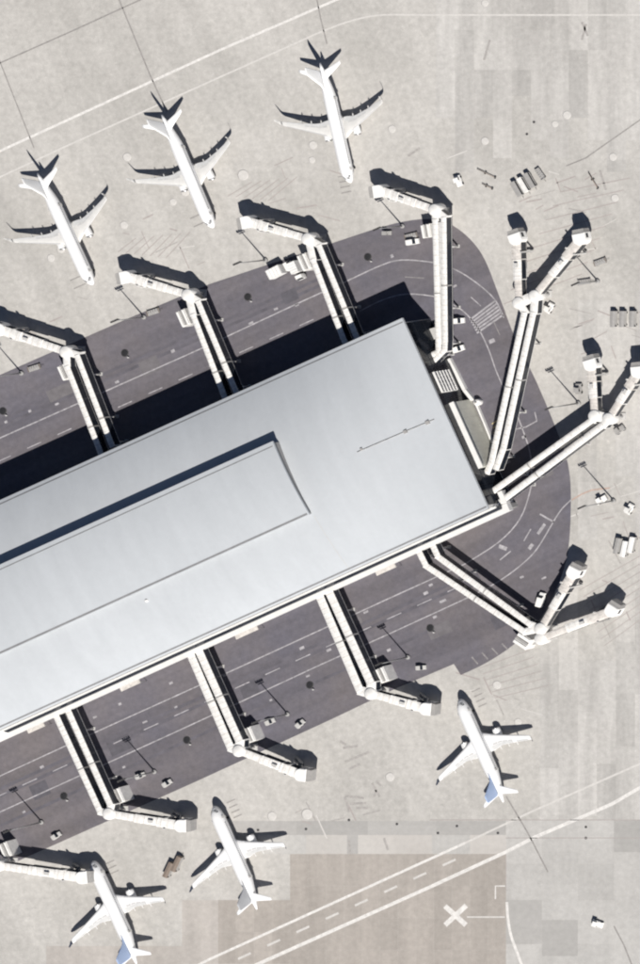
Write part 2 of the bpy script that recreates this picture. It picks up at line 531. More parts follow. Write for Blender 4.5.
# tyre and guide marks that fan out at the stands
for k in range(9):
    y = 182 + k * 12
    stripe('guide_line', [(560 - k * 7, y + 10 + k * 2), (630 - k * 6, y - 4)], 0.28, 'line_guide', ZA, apron)
for k in range(7):
    stripe('guide_line', [(118 + k * 8, 252 + k * 1), (136 + k * 9, 238 - k * 1)], 0.25, 'line_guide', ZA, apron)
for k in range(6):
    stripe('guide_line', [(228 + k * 8, 196 + k), (252 + k * 9, 182 - k)], 0.25, 'line_guide', ZA, apron)
for k in range(9):
    stripe('guide_line', [(580 + k * 3, 590 + k * 7), (640, 556 + k * 8)], 0.22, 'line_guide', ZA, apron)
for k in range(6):
    stripe('guide_line', [(480 + k * 3, 668 + k * 6), (530 + k * 4, 650 + k * 7)], 0.22, 'line_guide', ZA, apron)
rg = random.Random(11)
for k in range(90):
    cx, cy = rg.choice(((560, 215), (560, 190), (610, 240), (600, 330), (610, 470), (600, 520), (590, 600), (490, 690), (330, 800), (60, 320), (160, 245), (290, 190), (425, 170)))
    x, y = cx + rg.uniform(-42, 42), cy + rg.uniform(-26, 26)
    a_ = rg.choice((-0.42, 1.15, -0.2, 0.3)) + rg.uniform(-.1, .1)
    l_ = rg.uniform(6, 26)
    stripe('tyre_mark', [(x, y), (x + l_ * math.cos(a_), y + l_ * math.sin(a_))], rg.uniform(.2, .45), rg.choice(('line_guide', 'line_scuff', 'line_guide', 'line_worn')), ZA - 0.002, apron)
# nose-wheel stop bars before each stand
def bars(x, y, ang, n, l, gap, w=0.5):
    for k in range(n):
        cx, cy = x + k * gap * math.cos(ang), y + k * gap * math.sin(ang)
        bx, by = math.cos(ang - math.pi / 2) * l / 2, math.sin(ang - math.pi / 2) * l / 2
        stripe('stop_mark', [(cx - bx, cy - by), (cx + bx, cy + by)], w * 0.7, 'line_dark', ZA, apron)
bars(343, 176, R(78), 4, 10, 5.5)
bars(196, 216, R(66), 2, 13, 9)
bars(76, 278, R(66), 2, 13, 9)
bars(476, 690, R(66), 4, 9, 5.5)
bars(231, 801, R(66), 4, 9, 5.5)
bars(110, 862, R(66), 3, 9, 5.5)
for a, b in (((340, 741), (346, 745)), ((345, 762), (369, 752)), ((343, 748), (358, 746)), ((349, 769), (360, 764)), ((372, 783), (380, 797)), ((376, 781), (381, 786)), ((345, 796), (364, 798)), ((350, 804), (366, 803)), ((345, 797), (349, 812)), ((356, 808), (368, 808)),
             ((376, 790), (374, 797)), ((582, 22), (588, 36)), ((586, 24), (582, 40)), ((349, 840), (350, 853)), ((384, 838), (388, 850)), ((490, 40), (484, 60)), ((600, 170), (606, 190)), ((420, 148), (408, 156))):
    stripe('scuff_mark', [a, b], 0.75, 'line_scuff', ZA, apron)
# pale round pit covers set into the apron
pit = None
for px, py, r in ((340, 126, 1.5), (313, 145, 1.4), (312, 160, 1.1), (392, 129, 1.3), (185, 192, 1.4), (173, 202, 1.2), (243, 175, 1.8), (124, 225, 1.3), (61, 249, 1.4), (51, 258, 1.3), (127, 157, 1.4), (567, 115, 1.4), (555, 124, 1.1),
                  (485, 141, 1.3), (613, 157, 1.3), (390, 777, 1.5), (307, 814, 1.8), (272, 816, 1.5), (497, 685, 1.4), (518, 722, 1.2), (615, 198, 1.3), (485, 3, 1.2)):
    mb = MB()
    mb.lathe([(r * 0.98, 0.0), (r, 0.006), (r * 0.9, 0.012), (r * 0.45, 0.0125)], n=18)
    mb.build('pit_cover', 'line_worn', apron, (*P(px, py)[:2], 0.018))

for px, py in ((438, 833), (457, 826), (498, 833), (586, 827), (586, 838), (258, 830), (306, 829), (349, 820), (397, 824), (534, 122), (527, 134)):
    mb = MB()
    mb.lathe([(.45, 0.0), (.45, 0.012), (.36, .014), (.15, .01)], n=14)
    mb.build('drain_cover', 'dark_steel', apron, (*P(px, py)[:2], 0.012))
for pts in ([(430, 820), (650, 820)], [(506, 838), (650, 838)], [(506, 855), (506, 890)]):
    stripe('joint_line', pts, 0.22, 'line_guide', ZA, apron)

# ------------------------------------------------------------------ concourse building
ZE = 14.5                                 # eave height
UX = Vector((0.911, 0.4125, 0)).normalized()
VX = Vector((UX.y, -UX.x, 0))             # towards the south side
NE = P(402, 318, ZE)
NE = Vector((NE.x, NE.y, 0))
DEPTH = 69.0
LEN = 235.0
bang = math.atan2(UX.y, UX.x)
def uv(px, py, h):
    q = P(px, py, h) - NE
    return q.dot(UX), q.dot(VX)
def W(u, v, z=0.0):
    q = NE + UX * u + VX * v
    return Vector((q.x, q.y, z))
def zr(v, u=-90.0):
    """Roof surface: a shallow cushion, straight along every eave."""
    t = (v - DEPTH / 2) / (DEPTH / 2)
    x = min(1.0, max(0.0, -u / 54.0))
    return ZE + 5.8 * (1 - t * t) * (1 - (1 - x) ** 2)  # rise invented to make the roof shade from dark north to bright south
bld = thing('concourse_building', 'long airport concourse with pale curved metal roof and raised roof section', 'building', (NE.x, NE.y, 0), 0)
O = Vector((NE.x, NE.y, 0))
def bm_():
    return MB(O)
def loc_box(mb, u0, u1, v0, v1, z0, z1):
    vs = [W(u, v, z) for z in (z0, z1) for u, v in ((u0, v0), (u1, v0), (u1, v1), (u0, v1))]
    return mb.add(vs, [(3, 2, 1, 0), (4, 5, 6, 7), (0, 1, 5, 4), (1, 2, 6, 5), (2, 3, 7, 6), (3, 0, 4, 7)])
# main roof, a shallow vault
NV = 36
mb = bm_()
us = [0, -2, -4, -6, -9, -12, -15, -18, -22, -26, -30, -34, -38, -42, -46, -50, -54, -70, -120, -LEN]
n = NV + 1
top, bot = [], []
for u in us:
    for i in range(n):
        v = DEPTH * i / NV
        p = W(u, v, zr(v, u))
        top.append(p)
        bot.append(p - Vector((0, 0, 0.7)))
mb.add(top, [(k_ * n + i, k_ * n + i + 1, (k_ + 1) * n + i + 1, (k_ + 1) * n + i) for k_ in range(len(us) - 1) for i in range(NV)], True)
mb.add(bot, [(k_ * n + i, (k_ + 1) * n + i, (k_ + 1) * n + i + 1, k_ * n + i + 1) for k_ in range(len(us) - 1) for i in range(NV)], True)
m_ = len(top)
for k_ in (0, len(us) - 1):
    a_, b_ = top[k_ * n:(k_ + 1) * n], bot[k_ * n:(k_ + 1) * n]
    mb.add(a_ + b_, [(i, i + 1, i + 1 + n, i + n) for i in range(NV)])
for i in (0, NV):
    a_, b_ = top[i::n], bot[i::n]
    q_ = len(us)
    mb.add(a_ + b_, [(k_, k_ + 1, k_ + 1 + q_, k_ + q_) for k_ in range(q_ - 1)])
roof = mb.build('roof', 'roof_metal', bld)
# gutters just inside the long edges and a trim on the end
for v0, v1, dz, nm in ((1.1, 1.5, 0.05, 'gutter'), (DEPTH - 1.0, DEPTH - 0.5, 0.05, 'gutter')):
    mb = bm_()
    ug = [-0.3, -4, -9, -15, -22, -30, -38, -48, -LEN + 0.3]
    for ua, ub in zip(ug[:-1], ug[1:]):
        vs = []
        for u in (ub, ua):
            for v, z in ((v0, -0.05), (v1, -0.05), (v1, dz), (v0, dz)):
                vs.append(W(u, v, zr(v, u) + z))
        mb.add(vs, [(0, 4, 5, 1), (1, 5, 6, 2), (2, 6, 7, 3), (3, 7, 4, 0)])
    mb.build(nm, 'gutter_grey', roof)
# raised section: tall on its north side, low on its south side
MU0, MV0 = uv(277, 441, 22.3)
MU1, MV1 = uv(307, 515, 20.7)
MU = (MU0 + MU1) / 2
HN, HS = 3.3, 1.7
def zm(v):
    t = (v - MV0) / (MV1 - MV0)
    return zr(v) + HN + (HS - HN) * t
mb = bm_()
k = 14
vv = [MV0 + (MV1 - MV0) * i / k for i in range(k + 1)]
a = [W(-LEN, v, zm(v) - 0.55) for v in vv]
b = [W(MU - 0.4, v, zm(v) - 0.55) for v in vv]
c = [W(-LEN, v, zr(v) - 0.2) for v in vv]
d = [W(MU - 0.4, v, zr(v) - 0.2) for v in vv]
n = k + 1
mb.add(b + d, [(i, i + 1, i + 1 + n, i + n) for i in range(k)])
mb.add(a + c, [(i + 1, i, i + n, i + 1 + n) for i in range(k)])
mb.add([a[0], b[0], d[0], c[0]], [(0, 1, 2, 3)])
mb.add([a[-1], b[-1], d[-1], c[-1]], [(3, 2, 1, 0)])
mb.build('raised_roof_wall', 'wall_grey', bld)
mb = bm_()
vv = [MV0 - 0.5 + (MV1 - MV0 + 0.8) * i / k for i in range(k + 1)]
a = [W(-LEN - 0.3, v, zm(v)) for v in vv]
b = [W(MU, v, zm(v)) for v in vv]
mb.add(a + b, [(i, i + 1, i + 1 + n, i + n) for i in range(k)], True)
a2 = [p - Vector((0, 0, 0.5)) for p in a]
b2 = [p - Vector((0, 0, 0.5)) for p in b]
mb.add(a2 + b2, [(i + 1, i, i + n, i + 1 + n) for i in range(k)], True)
mb.add(b + b2, [(i + 1, i + 1 + n, i + n, i) for i in range(k)])
mb.add(a + a2, [(i, i + n, i + 1 + n, i + 1) for i in range(k)])
mb.add([a[0], b[0], b2[0], a2[0]], [(0, 1, 2, 3)])
mb.add([a[-1], b[-1], b2[-1], a2[-1]], [(3, 2, 1, 0)])
mon = mb.build('raised_roof', 'roof_monitor', bld)
for v0, v1 in ((MV0 + 0.9, MV0 + 1.2), (MV1 - 0.55, MV1 + 0.05)):
    mb = bm_()
    vs = []
    for u in (-LEN, MU - 0.5):
        for v, z in ((v0, -0.05), (v1, -0.05), (v1, 0.06), (v0, 0.06)):
            vs.append(W(u, v, zm(v) + z))
    mb.add(vs, [(0, 1, 2, 3), (7, 6, 5, 4), (0, 4, 5, 1), (1, 5, 6, 2), (2, 6, 7, 3), (3, 7, 4, 0)])
    mb.build('gutter', 'gutter_grey', mon)
# clerestory panes on the tall side
src = None
for i in range(26):
    u = MU - 3.2 - i * 4.2
    mb = bm_()
    loc_box(mb, u - 1.9, u + 1.9, MV0 - 0.06, MV0 + 0.1, zr(MV0) + 0.7, zr(MV0) + HN - 1.0)
    mb.build('clerestory_pane', 'glass_dark', bld)
# thin grey rod with small boxes on the vault
q0, q1 = uv(358, 452, 18.8), uv(431, 420, 16.9)
mb = bm_()
for k_ in range(8):
    qa = [q0[j_] + (q1[j_] - q0[j_]) * k_ / 8 for j_ in (0, 1)]
    qb = [q0[j_] + (q1[j_] - q0[j_]) * (k_ + 1) / 8 for j_ in (0, 1)]
    mb.cyl(W(*qa, zr(qa[1], qa[0]) + 0.15), W(*qb, zr(qb[1], qb[0]) + 0.15), 0.11, n=6)
con = mb.build('roof_rod', 'cart_grey', roof)
for px, py, s, hh in ((362, 449, .7, 18.7), (404, 432, 1.1, 17.7), (425, 423, 1.2, 17.0)):
    q = uv(px, py, hh)
    mb = bm_()
    loc_box(mb, q[0] - s / 2, q[0] + s / 2, q[1] - s / 2, q[1] + s / 2, zr(q[1], q[0]) - 0.1, zr(q[1], q[0]) + 0.35)
    mb.build('rod_box', 'cart_grey', roof)
for px, py in ((150, 600),):
    q = uv(px, py, 17.6)
    mb = bm_()
    mb.lathe([(0.5, 0), (0.5, 0.4), (0.3, 0.55)], tuple(W(*q, zr(q[1]) - 0.05)), 12)
    mb.build('roof_vent', 'white_paint', roof)
# seam across the vault at the end of the raised section
mb = bm_()
k = 10
for i in range(k):
    v0 = MV1 + 1 + (DEPTH - 2 - MV1) * i / k
    v1 = MV1 + 1 + (DEPTH - 2 - MV1) * (i + 1) / k
    mb.add([W(MU - 0.08, v0, zr(v0) + 0.03), W(MU + 0.08, v0, zr(v0) + 0.03), W(MU + 0.08, v1, zr(v1) + 0.03), W(MU - 0.08, v1, zr(v1) + 0.03)], [(0, 1, 2, 3)])
mb.build('roof_seam', 'tunnel_grey', roof)
# walls
IN = 1.2
mb = bm_()
kk = 24
vv = [IN + (DEPTH - IN - 0.3) * i / kk for i in range(kk + 1)]
n = kk + 1
e1 = [W(-IN, v, ZE - 0.72) for v in vv]
e0 = [W(-IN, v, 0) for v in vv]
mb.add(e1 + e0, [(i, i + 1, i + 1 + n, i + n) for i in range(kk)])
mb.add([W(-IN, IN, 0), W(-IN, IN, zr(IN) - .8), W(-LEN + IN, IN, zr(IN) - .8), W(-LEN + IN, IN, 0)], [(0, 1, 2, 3)])
v = DEPTH - 0.3
mb.add([W(-IN, v, 0), W(-IN, v, zr(v) - .8), W(-LEN + IN, v, zr(v) - .8), W(-LEN + IN, v, 0)], [(0, 1, 2, 3)])
w1 = [W(-LEN + IN, v, zr(v) - 0.8) for v in vv]
w0 = [W(-LEN + IN, v, 0) for v in vv]
mb.add(w1 + w0, [(i, i + 1, i + 1 + n, i + n) for i in range(kk)])
mb.build('wall', 'wall_white', bld)
# end curtain wall: dark panes in a dark frame
mb = bm_()
loc_box(mb, -IN + 0.005, -IN + 0.06, IN + 0.2, DEPTH - IN - 0.2, 0.3, ZE - 0.9)
cw = mb.build('curtain_wall_backing', 'wall_dark', bld)
nb = 19
bw = (DEPTH - 2 * IN - 0.6) / nb
for i in range(nb):
    v0 = IN + 0.3 + i * bw
    for z0, z1 in ((0.5, 4.4), (4.7, 8.9), (9.2, 13.4)):
        mb = bm_()
        loc_box(mb, -IN + 0.03, -IN + 0.14, v0 + 0.09, v0 + bw - 0.09, z0, z1)
        mb.build('pane', 'glass_dark', bld)
# south side: dark window band under the eave, white spandrel, plinth with doors
v = DEPTH - 0.3
for i in range(40):
    u1 = -IN - 0.6 - i * 4.5
    mb = bm_()
    loc_box(mb, u1 - 4.4, u1, v - 0.05, v + 0.10, 10.9, 13.5)
    mb.build('window', 'glass_dark', bld)
mb = bm_()
loc_box(mb, -LEN + IN, -0.2, v + 0.03, v + 0.62, 10.2, 10.7)
mb.build('ledge', 'wall_white', bld)
for i in range(40):
    u1 = -0.3 - i * 4.5
    mb = bm_()
    for uu in (u1 - 4.42, u1):
        mb.add([W(uu, v + .04, 9.4), W(uu, v + .62, 9.4), W(uu, v + 1.35, 7.9), W(uu, v + .04, 7.9)], [(0, 1, 2, 3)])
    mb.f += [(0, 1, 5, 4), (1, 2, 6, 5), (2, 3, 7, 6), (3, 0, 4, 7)]
    mb.sm += [False] * 4
    mb.build('sloped_glazing', 'glass_dark', bld)
mb = bm_()
loc_box(mb, -LEN + IN, 1.4, v + 0.07, v + 2.75, 5.6, 7.4)
led = mb.build('bridge_level_gallery', 'wall_white', bld)
mb = bm_()
loc_box(mb, 0.0, 1.6, v - 4.4, v + 0.0, 5.6, 7.39)
mb.build('gallery_return', 'wall_white', bld)
mb = bm_()
loc_box(mb, -LEN + IN, -0.4, v + 0.02, v + 1.5, 0, 5.58)
mb.build('plinth_wall', 'wall_grey', bld)
for i in range(22):
    u = -7 - i * 8.3
    mb = bm_()
    loc_box(mb, u - 1.6, u + 1.6, v + 1.48, v + 1.58, 0, 3.4)
    mb.build('roller_door', 'cart_grey', bld)
for px, py, l in ((132, 690, 7), (247, 634, 8), (388, 575, 7), (37, 731, 6)):
    q = uv(px, py, 3.4)
    mb = bm_()
    loc_box(mb, q[0] - l / 2, q[0] + l / 2, v + 1.6, v + 3.7, 3.1, 3.4)
    can = mb.build('door_canopy', 'tunnel_weathered', bld)
    for sx in (-1, 1):
        mb = bm_()
        mb.cyl(W(q[0] + sx * (l / 2 - .3), v + 3.4, 0.05), W(q[0] + sx * (l / 2 - .3), v + 3.4, 3.1), .08, n=6)
        mb.build('canopy_post', 'galvanised', can)
# north side window band
for i in range(38):
    u1 = -IN - 0.6 - i * 4.5
    mb = bm_()
    loc_box(mb, u1 - 4.3, u1, IN - 0.10, IN + 0.05, 7.6, 12.8)
    mb.build('window', 'glass_dark', bld)

# ------------------------------------------------------------------ low structures at the concourse end
def poly_block(px_pts, h, z0=0.05):
    """Corners given where the photograph shows them at height h."""
    top = [P(x, y, h) for x, y in px_pts]
    return top
def block(name, px_pts, h, m, root, z0=0.05):
    top = poly_block(px_pts, h)
    mb = MB(root.location)
    n = len(top)
    bot = [Vector((p.x, p.y, z0)) for p in top]
    mb.add(top + bot, [tuple(range(n))] + [(i, i + n, (i + 1) % n + n, (i + 1) % n) for i in range(n)])
    return mb.build(name, m, root)
def on_end(px, py, z):
    return uv(px, py, z)[1]
va, vb = on_end(453, 402, 9.2), on_end(482, 467, 9.2)
np_ = 8
for i in range(np_):
    v0 = va + (vb - va) * i / np_
    v1 = va + (vb - va) * (i + 1) / np_
    mb = bm_()
    loc_box(mb, -IN + 0.15, 0.1, v0 + 0.015, v1 - 0.015, 0.05, 9.0)
    mb.build('wall_panel', 'annex_panel', bld)
mb = bm_()
loc_box(mb, -IN + 0.15, 0.55, va - 0.1, vb + 0.1, 9.01, 9.35)
mb.build('panel_sill', 'wall_white', bld)
ga, gb = on_end(436.5, 371, 10.6), on_end(444.5, 391, 10.6)
for i in range(6):
    v0 = ga + (gb - ga) * i / 5
    mb = bm_()
    loc_box(mb, -IN + 0.15, -IN + 0.75, v0 - 0.14, v0 + 0.14, 3.6, 10.6)
    mb.build('bay_mullion', 'wall_white', bld)
for i in range(6):
    z0 = 3.6 + 7.0 * i / 5
    mb = bm_()
    loc_box(mb, -IN + 0.17, -IN + 1.0, ga - 0.13, gb + 0.13, z0 - 0.16, z0 + 0.16)
    mb.build('bay_transom', 'wall_white', bld)
c = P(482, 420, 0.8)
t = thing('low_wall', 'thin white kerb wall at the foot of the grey-green panels', 'wall', (c.x, c.y, 0.046))
t['kind'] = 'thing'
mb = MB(t.location)
mb.prism(P(474, 400, 0.9), P(483, 421, 0.9), [(-.32, -.84), (.32, -.84), (.25, 0), (-.25, 0)])
mb.build('wall_segment', 'wall_white', t)
mb = MB(t.location)
mb.prism(P(483, 421, 0.9), P(492, 443, 0.9), [(-.32, -.84), (.32, -.84), (.25, 0), (-.25, 0)])
mb.build('wall_segment', 'wall_white', t)
c = P(476, 402.5, 2)
t = thing('storage_tank', 'small round white tank at the end of the broad low white wall', 'tank', (c.x, c.y, 0.046))
mb = MB()
mb.lathe([(1.05, 0), (1.1, 0.1), (1.1, 1.5), (0.95, 1.8), (0.4, 2.0), (0.15, 2.05)], n=20)
tb = mb.build('tank_shell', 'white_paint', t)
mb = MB()
mb.lathe([(0.35, 1.98), (0.35, 2.25), (0.2, 2.3)], n=10)
mb.build('tank_hatch', 'cart_grey', t)
c = P(458, 377, 1)
t = thing('barrier_wall', 'broad low white wall along the road below the white window grid', 'wall', (c.x, c.y, 0.046))
t['kind'] = 'thing'
for a, b in (((448, 359), (456, 374)), ((456, 374), (464, 390)), ((464, 390), (472, 400))):
    mb = MB(t.location)
    mb.prism(P(*a, 1.1), P(*b, 1.1), [(-.65, -1.04), (.65, -1.04), (.55, 0), (-.55, 0)])
    mb.build('wall_segment', 'wall_white', t)
c = P(427, 332, 2)
t = thing('plant_shed', 'small shed with pale flat roof in shade by the concourse end', 'shed', (c.x, c.y, 0.046))
block('wall', [(428, 330), (437, 327), (440, 337), (431, 340)], 2.8, 'wall_grey', t, 0.05)
block('roof', [(427.5, 329.5), (437.5, 326.5), (440.5, 337.5), (430.5, 340.5)], 3.0, 'tunnel_grey', t, 2.86)

# ------------------------------------------------------------------ jet bridges
HT = 7.2          # top of the fixed walkways
def tunnel_profile(w, h):
    return [(-w / 2, -h), (w / 2, -h), (w / 2, -0.22), (w / 2 * 0.55, -0.05), (0, 0), (-w / 2 * 0.55, -0.05), (-w / 2, -0.22)]
def tunnel(root, a, b, w, h, m, name='tunnel', ribs=2.4, windows=True):
    a, b = Vector(a), Vector(b)
    mb = MB(root.location)
    mb.prism(a, b, tunnel_profile(w, h))
    d = (b - a)
    L = d.length
    d.normalize()
    if ribs:
        nrib = max(2, int(L / ribs))
        for i in range(nrib + 1):
            c = a + d * (0.12 + (L - 0.24) * i / nrib) + Vector((0, 0, 0.07))
            mb.prism(c - d * 0.07, c + d * 0.07, tunnel_profile(w + 0.12, 0.35))
    o = mb.build(name, m, root)
    if ribs:
        mr_ = MB(root.location)
        for i in range(nrib):
            c = a + d * (0.12 + (L - 0.24) * (i + 0.5) / nrib) + Vector((0, 0, 0.03))
            mr_.prism(c - d * 0.10, c + d * 0.10, tunnel_profile(w + 0.04, 0.3))
        mr_.build('roof_seam', 'tunnel_weathered', o)['kind'] = 'stuff'
    if windows:
        for s in (-1, 1):
            mb = MB(root.location)
            sd_ = Vector((d.y, -d.x, 0)).normalized() * (s * w / 2)
            c0, c1 = a + d * 0.3 + sd_ - Vector((0, 0, 0.36)), b - d * 0.3 + sd_ - Vector((0, 0, 0.36))
            mb.prism(c0, c1, [(-.04, -h + .6), (.04, -h + .6), (.04, 0), (-.04, 0)])
            mb.build('shaded_side_glazing', 'glass_dark', o)  # glass enlarged to near full height; its dark colour imitates a shaded side wall
    return o
def column(root, p, top, r=0.32, z0=0.05):
    mb = MB(root.location)
    mb.cyl((p[0], p[1], z0), (p[0], p[1], top), r, n=10)
    mb.box((p[0], p[1], z0 + 0.12), (r * 3.4, r * 3.4, 0.24))
    return mb.build('support_column', 'tunnel_grey', root)
def rotunda(root, c, r=2.0, top=7.6):
    mb = MB(root.location)
    mb.lathe([(r * 0.95, 3.9), (r, 4.0), (r, top - 0.35), (r * 0.9, top - 0.2), (r * 0.35, top), (0.05, top + 0.02)], (c.x, c.y, 0), 20)
    o = mb.build('rotunda', 'tunnel_white', root)
    mb = MB(root.location)
    mb.cyl((c.x, c.y, 0.05), (c.x, c.y, 3.9), 0.55, n=14)
    mb.box((c.x, c.y, 0.2), (2.4, 2.4, 0.3))
    mb.build('rotunda_column', 'tunnel_grey', root)
    return o
def cab_and_tunnels(root, c, cabp, droop=0.7, w=3.0, w_cab=4.2, face=None, stair_side=1, worn=False):
    """Telescoping tunnel from rotunda centre c to the cab; face = heading of the cab opening (radians)."""
    a = Vector((c.x, c.y, 7.15))
    e = Vector((cabp.x, cabp.y, 7.15 - droop))
    d = (e - a)
    L = d.length
    d.normalize()
    m1, m2 = a + d * (L * 0.40), a + d * (L * 0.72)
    tunnel(root, a + d * 1.4, m1, w * 0.80, 2.5, 'tunnel_weathered' if worn else 'tunnel_white', 'telescopic_tunnel', 1.9)
    up = Vector((0, 0, 0.16))
    tunnel(root, m1 - d * 0.8 + up, m2, w * 0.92, 2.75, 'tunnel_white', 'telescopic_tunnel', 1.9)
    tunnel(root, m2 - d * 0.8 + up * 2, e - d * 0.6 + up, w * 1.04, 3.0, 'tunnel_weathered' if worn else 'tunnel_white', 'telescopic_tunnel', 1.9)
    ang = math.atan2(d.y, d.x) if face is None else face
    f = Vector((math.cos(ang), math.sin(ang), 0))
    s = Vector((-f.y, f.x, 0))
    zt = e.z + 0.55
    # cab: round back, square front
    ring = []
    hw = w_cab / 2
    for i in range(9):
        t_ = math.pi / 2 + math.pi * i / 8
        ring.append((math.cos(t_) * 1.7, math.sin(t_) * hw))
    ring = [(2.2, hw)] + ring + [(2.2, -hw)]
    def lvl(z, k=1.0):
        return [Vector((e.x, e.y, z)) + f * (x * k) + s * (y * k) for x, y in ring]
    mb = MB(root.location)
    mb.rings([lvl(zt - 3.4, 0.96), lvl(zt - 3.3), lvl(zt - 0.18), lvl(zt, 0.93)], True, False)
    cab = mb.build('cab', 'white_paint', root)
    mb = MB(root.location)
    fc = Vector((e.x, e.y, 0)) + f * 2.2
    for i in range(4):
        q = fc + f * (0.18 + 0.32 * i)
        mb.box((q.x, q.y, zt - 1.75 - 0.03 * i), (0.22, w_cab * 0.94 - 0.05 * i, 3.1 - 0.1 * i), ang)
        mb.box((q.x + f.x * 0.16, q.y + f.y * 0.16, zt - 1.75), (0.14, w_cab * 0.84, 2.8), ang)
    mb.build('canopy_bellows', 'cart_grey', cab)
    for sgn in (-1, 1):
        mb = MB(root.location)
        q = Vector((e.x, e.y, 0)) + f * 1.1 + s * (sgn * (hw + 0.0))
        mb.box((q.x, q.y, zt - 1.35), (1.5, 0.08, 1.1), ang)
        mb.build('cab_window', 'glass_dark', cab)
    # drive column with its wheels
    q = a + d * (L * 0.80)
    sd_ = Vector((-d.y, d.x, 0)).normalized()
    hd = math.atan2(d.y, d.x)
    for sgn in (-1, 1):
        mb = MB(root.location)
        p = q + sd_ * (sgn * 1.75)
        mb.box((p.x, p.y, (q.z + 0.9) / 2 + 0.3), (0.55, 0.4, q.z - 0.4), hd)
        mb.build('drive_leg', 'tunnel_grey', root)
    mb = MB(root.location)
    mb.box((q.x, q.y, 1.0), (0.9, 3.4, 0.45), hd)
    bg = mb.build('drive_bogie', 'tunnel_grey', root)
    for sgn in (-1, 1):
        mb = MB(root.location)
        p = q + sd_ * (sgn * 0.7)
        mb.cyl((p.x - sd_.x * .2, p.y - sd_.y * .2, 0.58), (p.x + sd_.x * .2, p.y + sd_.y * .2, 0.58), 0.55, n=14)
        mb.build('wheel', 'rubber', bg)
    # service stair down from the cab end
    p0 = q + d * (L * 0.08) + sd_ * (stair_side * 2.2)
    mb = MB(root.location)
    nst = 9
    for i in range(nst):
        c3 = p0 - d * (i * 0.52)
        mb.box((c3.x, c3.y, (e.z - 3.0) * (1 - i / nst) + 0.1), (0.5, 1.0, 0.08), hd)
    for sg in (-0.52, 0.52):
        t0 = p0 + sd_ * sg
        mb.prism(Vector((t0.x, t0.y, e.z - 2.0)), Vector((t0.x - d.x * 4.7, t0.y - d.y * 4.7, 1.0)), [(-.03, -.9), (.03, -.9), (.03, 0), (-.03, 0)])
    mb.build('service_stair', 'galvanised', root)
    # roof air unit on the last tunnel
    mb = MB(root.location)
    c4 = a + d * (L * 0.60)
    mb.box((c4.x, c4.y, c4.z + 0.5), (1.5, 0.9, 0.5), hd)
    mb.build('roof_unit', 'tunnel_grey', root)
    return cab

def jet_bridge(label, tubes, rot, cabs, tube_w=1.8, box=None, faces=None, extra=None, joint=0.5, stair=1):
    """tubes: pixel polylines of the fixed walkways (rotunda end first); rot: rotunda pixels; cabs: (rotunda index, px, py)."""
    rc = [P(x, y, 7.3) for x, y in rot]
    root = thing('jet_bridge', label, 'jet bridge', (rc[0].x, rc[0].y, 0.0), 0, 'jet bridges around the concourse')
    for pl in tubes:
        pts = [P(x, y, HT) for x, y in pl]
        for i in range(len(pts) - 1):
            a, b = pts[i], pts[i + 1]
            dd = (b - a).normalized()
            ext = 0.0 if i == len(pts) - 2 else tube_w * 0.35
            tunnel(root, a + Vector((0, 0, 0.02 * i)), b + dd * ext + Vector((0, 0, 0.02 * i)), tube_w, 2.9, 'tunnel_white', 'fixed_walkway', 3.2)
            L = (b - a).length
            if L > 8:
                c = a + dd * (L * joint)
                mb = MB(root.location)
                mb.prism(c - dd * 0.22 + Vector((0, 0, .1)), c + dd * 0.22 + Vector((0, 0, .1)), tunnel_profile(tube_w + 0.16, 3.0))
                mb.build('expansion_joint', 'cart_grey', root)
            for s in ([0.25, 0.75] if L > 14 else [0.5]):
                c = a + dd * (L * s)
                column(root, c, HT - 2.9)
    # landing that ties the walkways to the rotunda
    ends = [P(*pl[0], HT) for pl in tubes]
    for k, e in enumerate(ends):
        c = min(rc, key=lambda q: (q - e).length)
        tunnel(root, Vector((c.x, c.y, 7.05 + 0.03 * k)), Vector((e.x, e.y, 7.05 + 0.03 * k)) + (e - c).normalized() * 0.8, tube_w + 0.5, 2.6, 'tunnel_white', 'landing', 0, True)
    for c in rc:
        rotunda(root, c)
    if len(rc) > 1:
        tunnel(root, Vector((rc[0].x, rc[0].y, 6.9)), Vector((rc[1].x, rc[1].y, 6.9)), 3.4, 2.5, 'tunnel_white', 'landing', 0, True)
    for k, (ri, x, y) in enumerate(cabs):
        cab_and_tunnels(root, rc[ri], P(x, y, 6.9), face=None if not faces else faces[k], stair_side=stair, worn=len(cabs) > 1)
    if box:
        # stair tower beside the rotunda, with a ribbed white roof
        bx, by, l, w, ang = box
        c = P(bx, by, 4.4)
        ca, sa = math.cos(ang), math.sin(ang)
        mb = MB(root.location)
        mb.box((c.x, c.y, 2.15), (l, w, 4.2), ang)
        st = mb.build('stair_tower', 'tunnel_white', root)
        for sgn in (-1, 0, 1):
            mb = MB(root.location)
            mb.box((c.x - sa * sgn * w * 0.33, c.y + ca * sgn * w * 0.33, 4.42), (l * 0.92, w * 0.22, 0.4), ang)
            mb.build('roof_rail', 'white_paint' if sgn else 'cart_grey', st)
        mb = MB(root.location)
        mb.box((c.x + ca * (l / 2 + .03), c.y + sa * (l / 2 + .03), 1.2), (0.08, 1.0, 2.1), ang)
        mb.build('door', 'cart_grey', st)
    return root

tang = R(-66)
def facing(dx, dy):
    return math.atan2(-dy, dx)
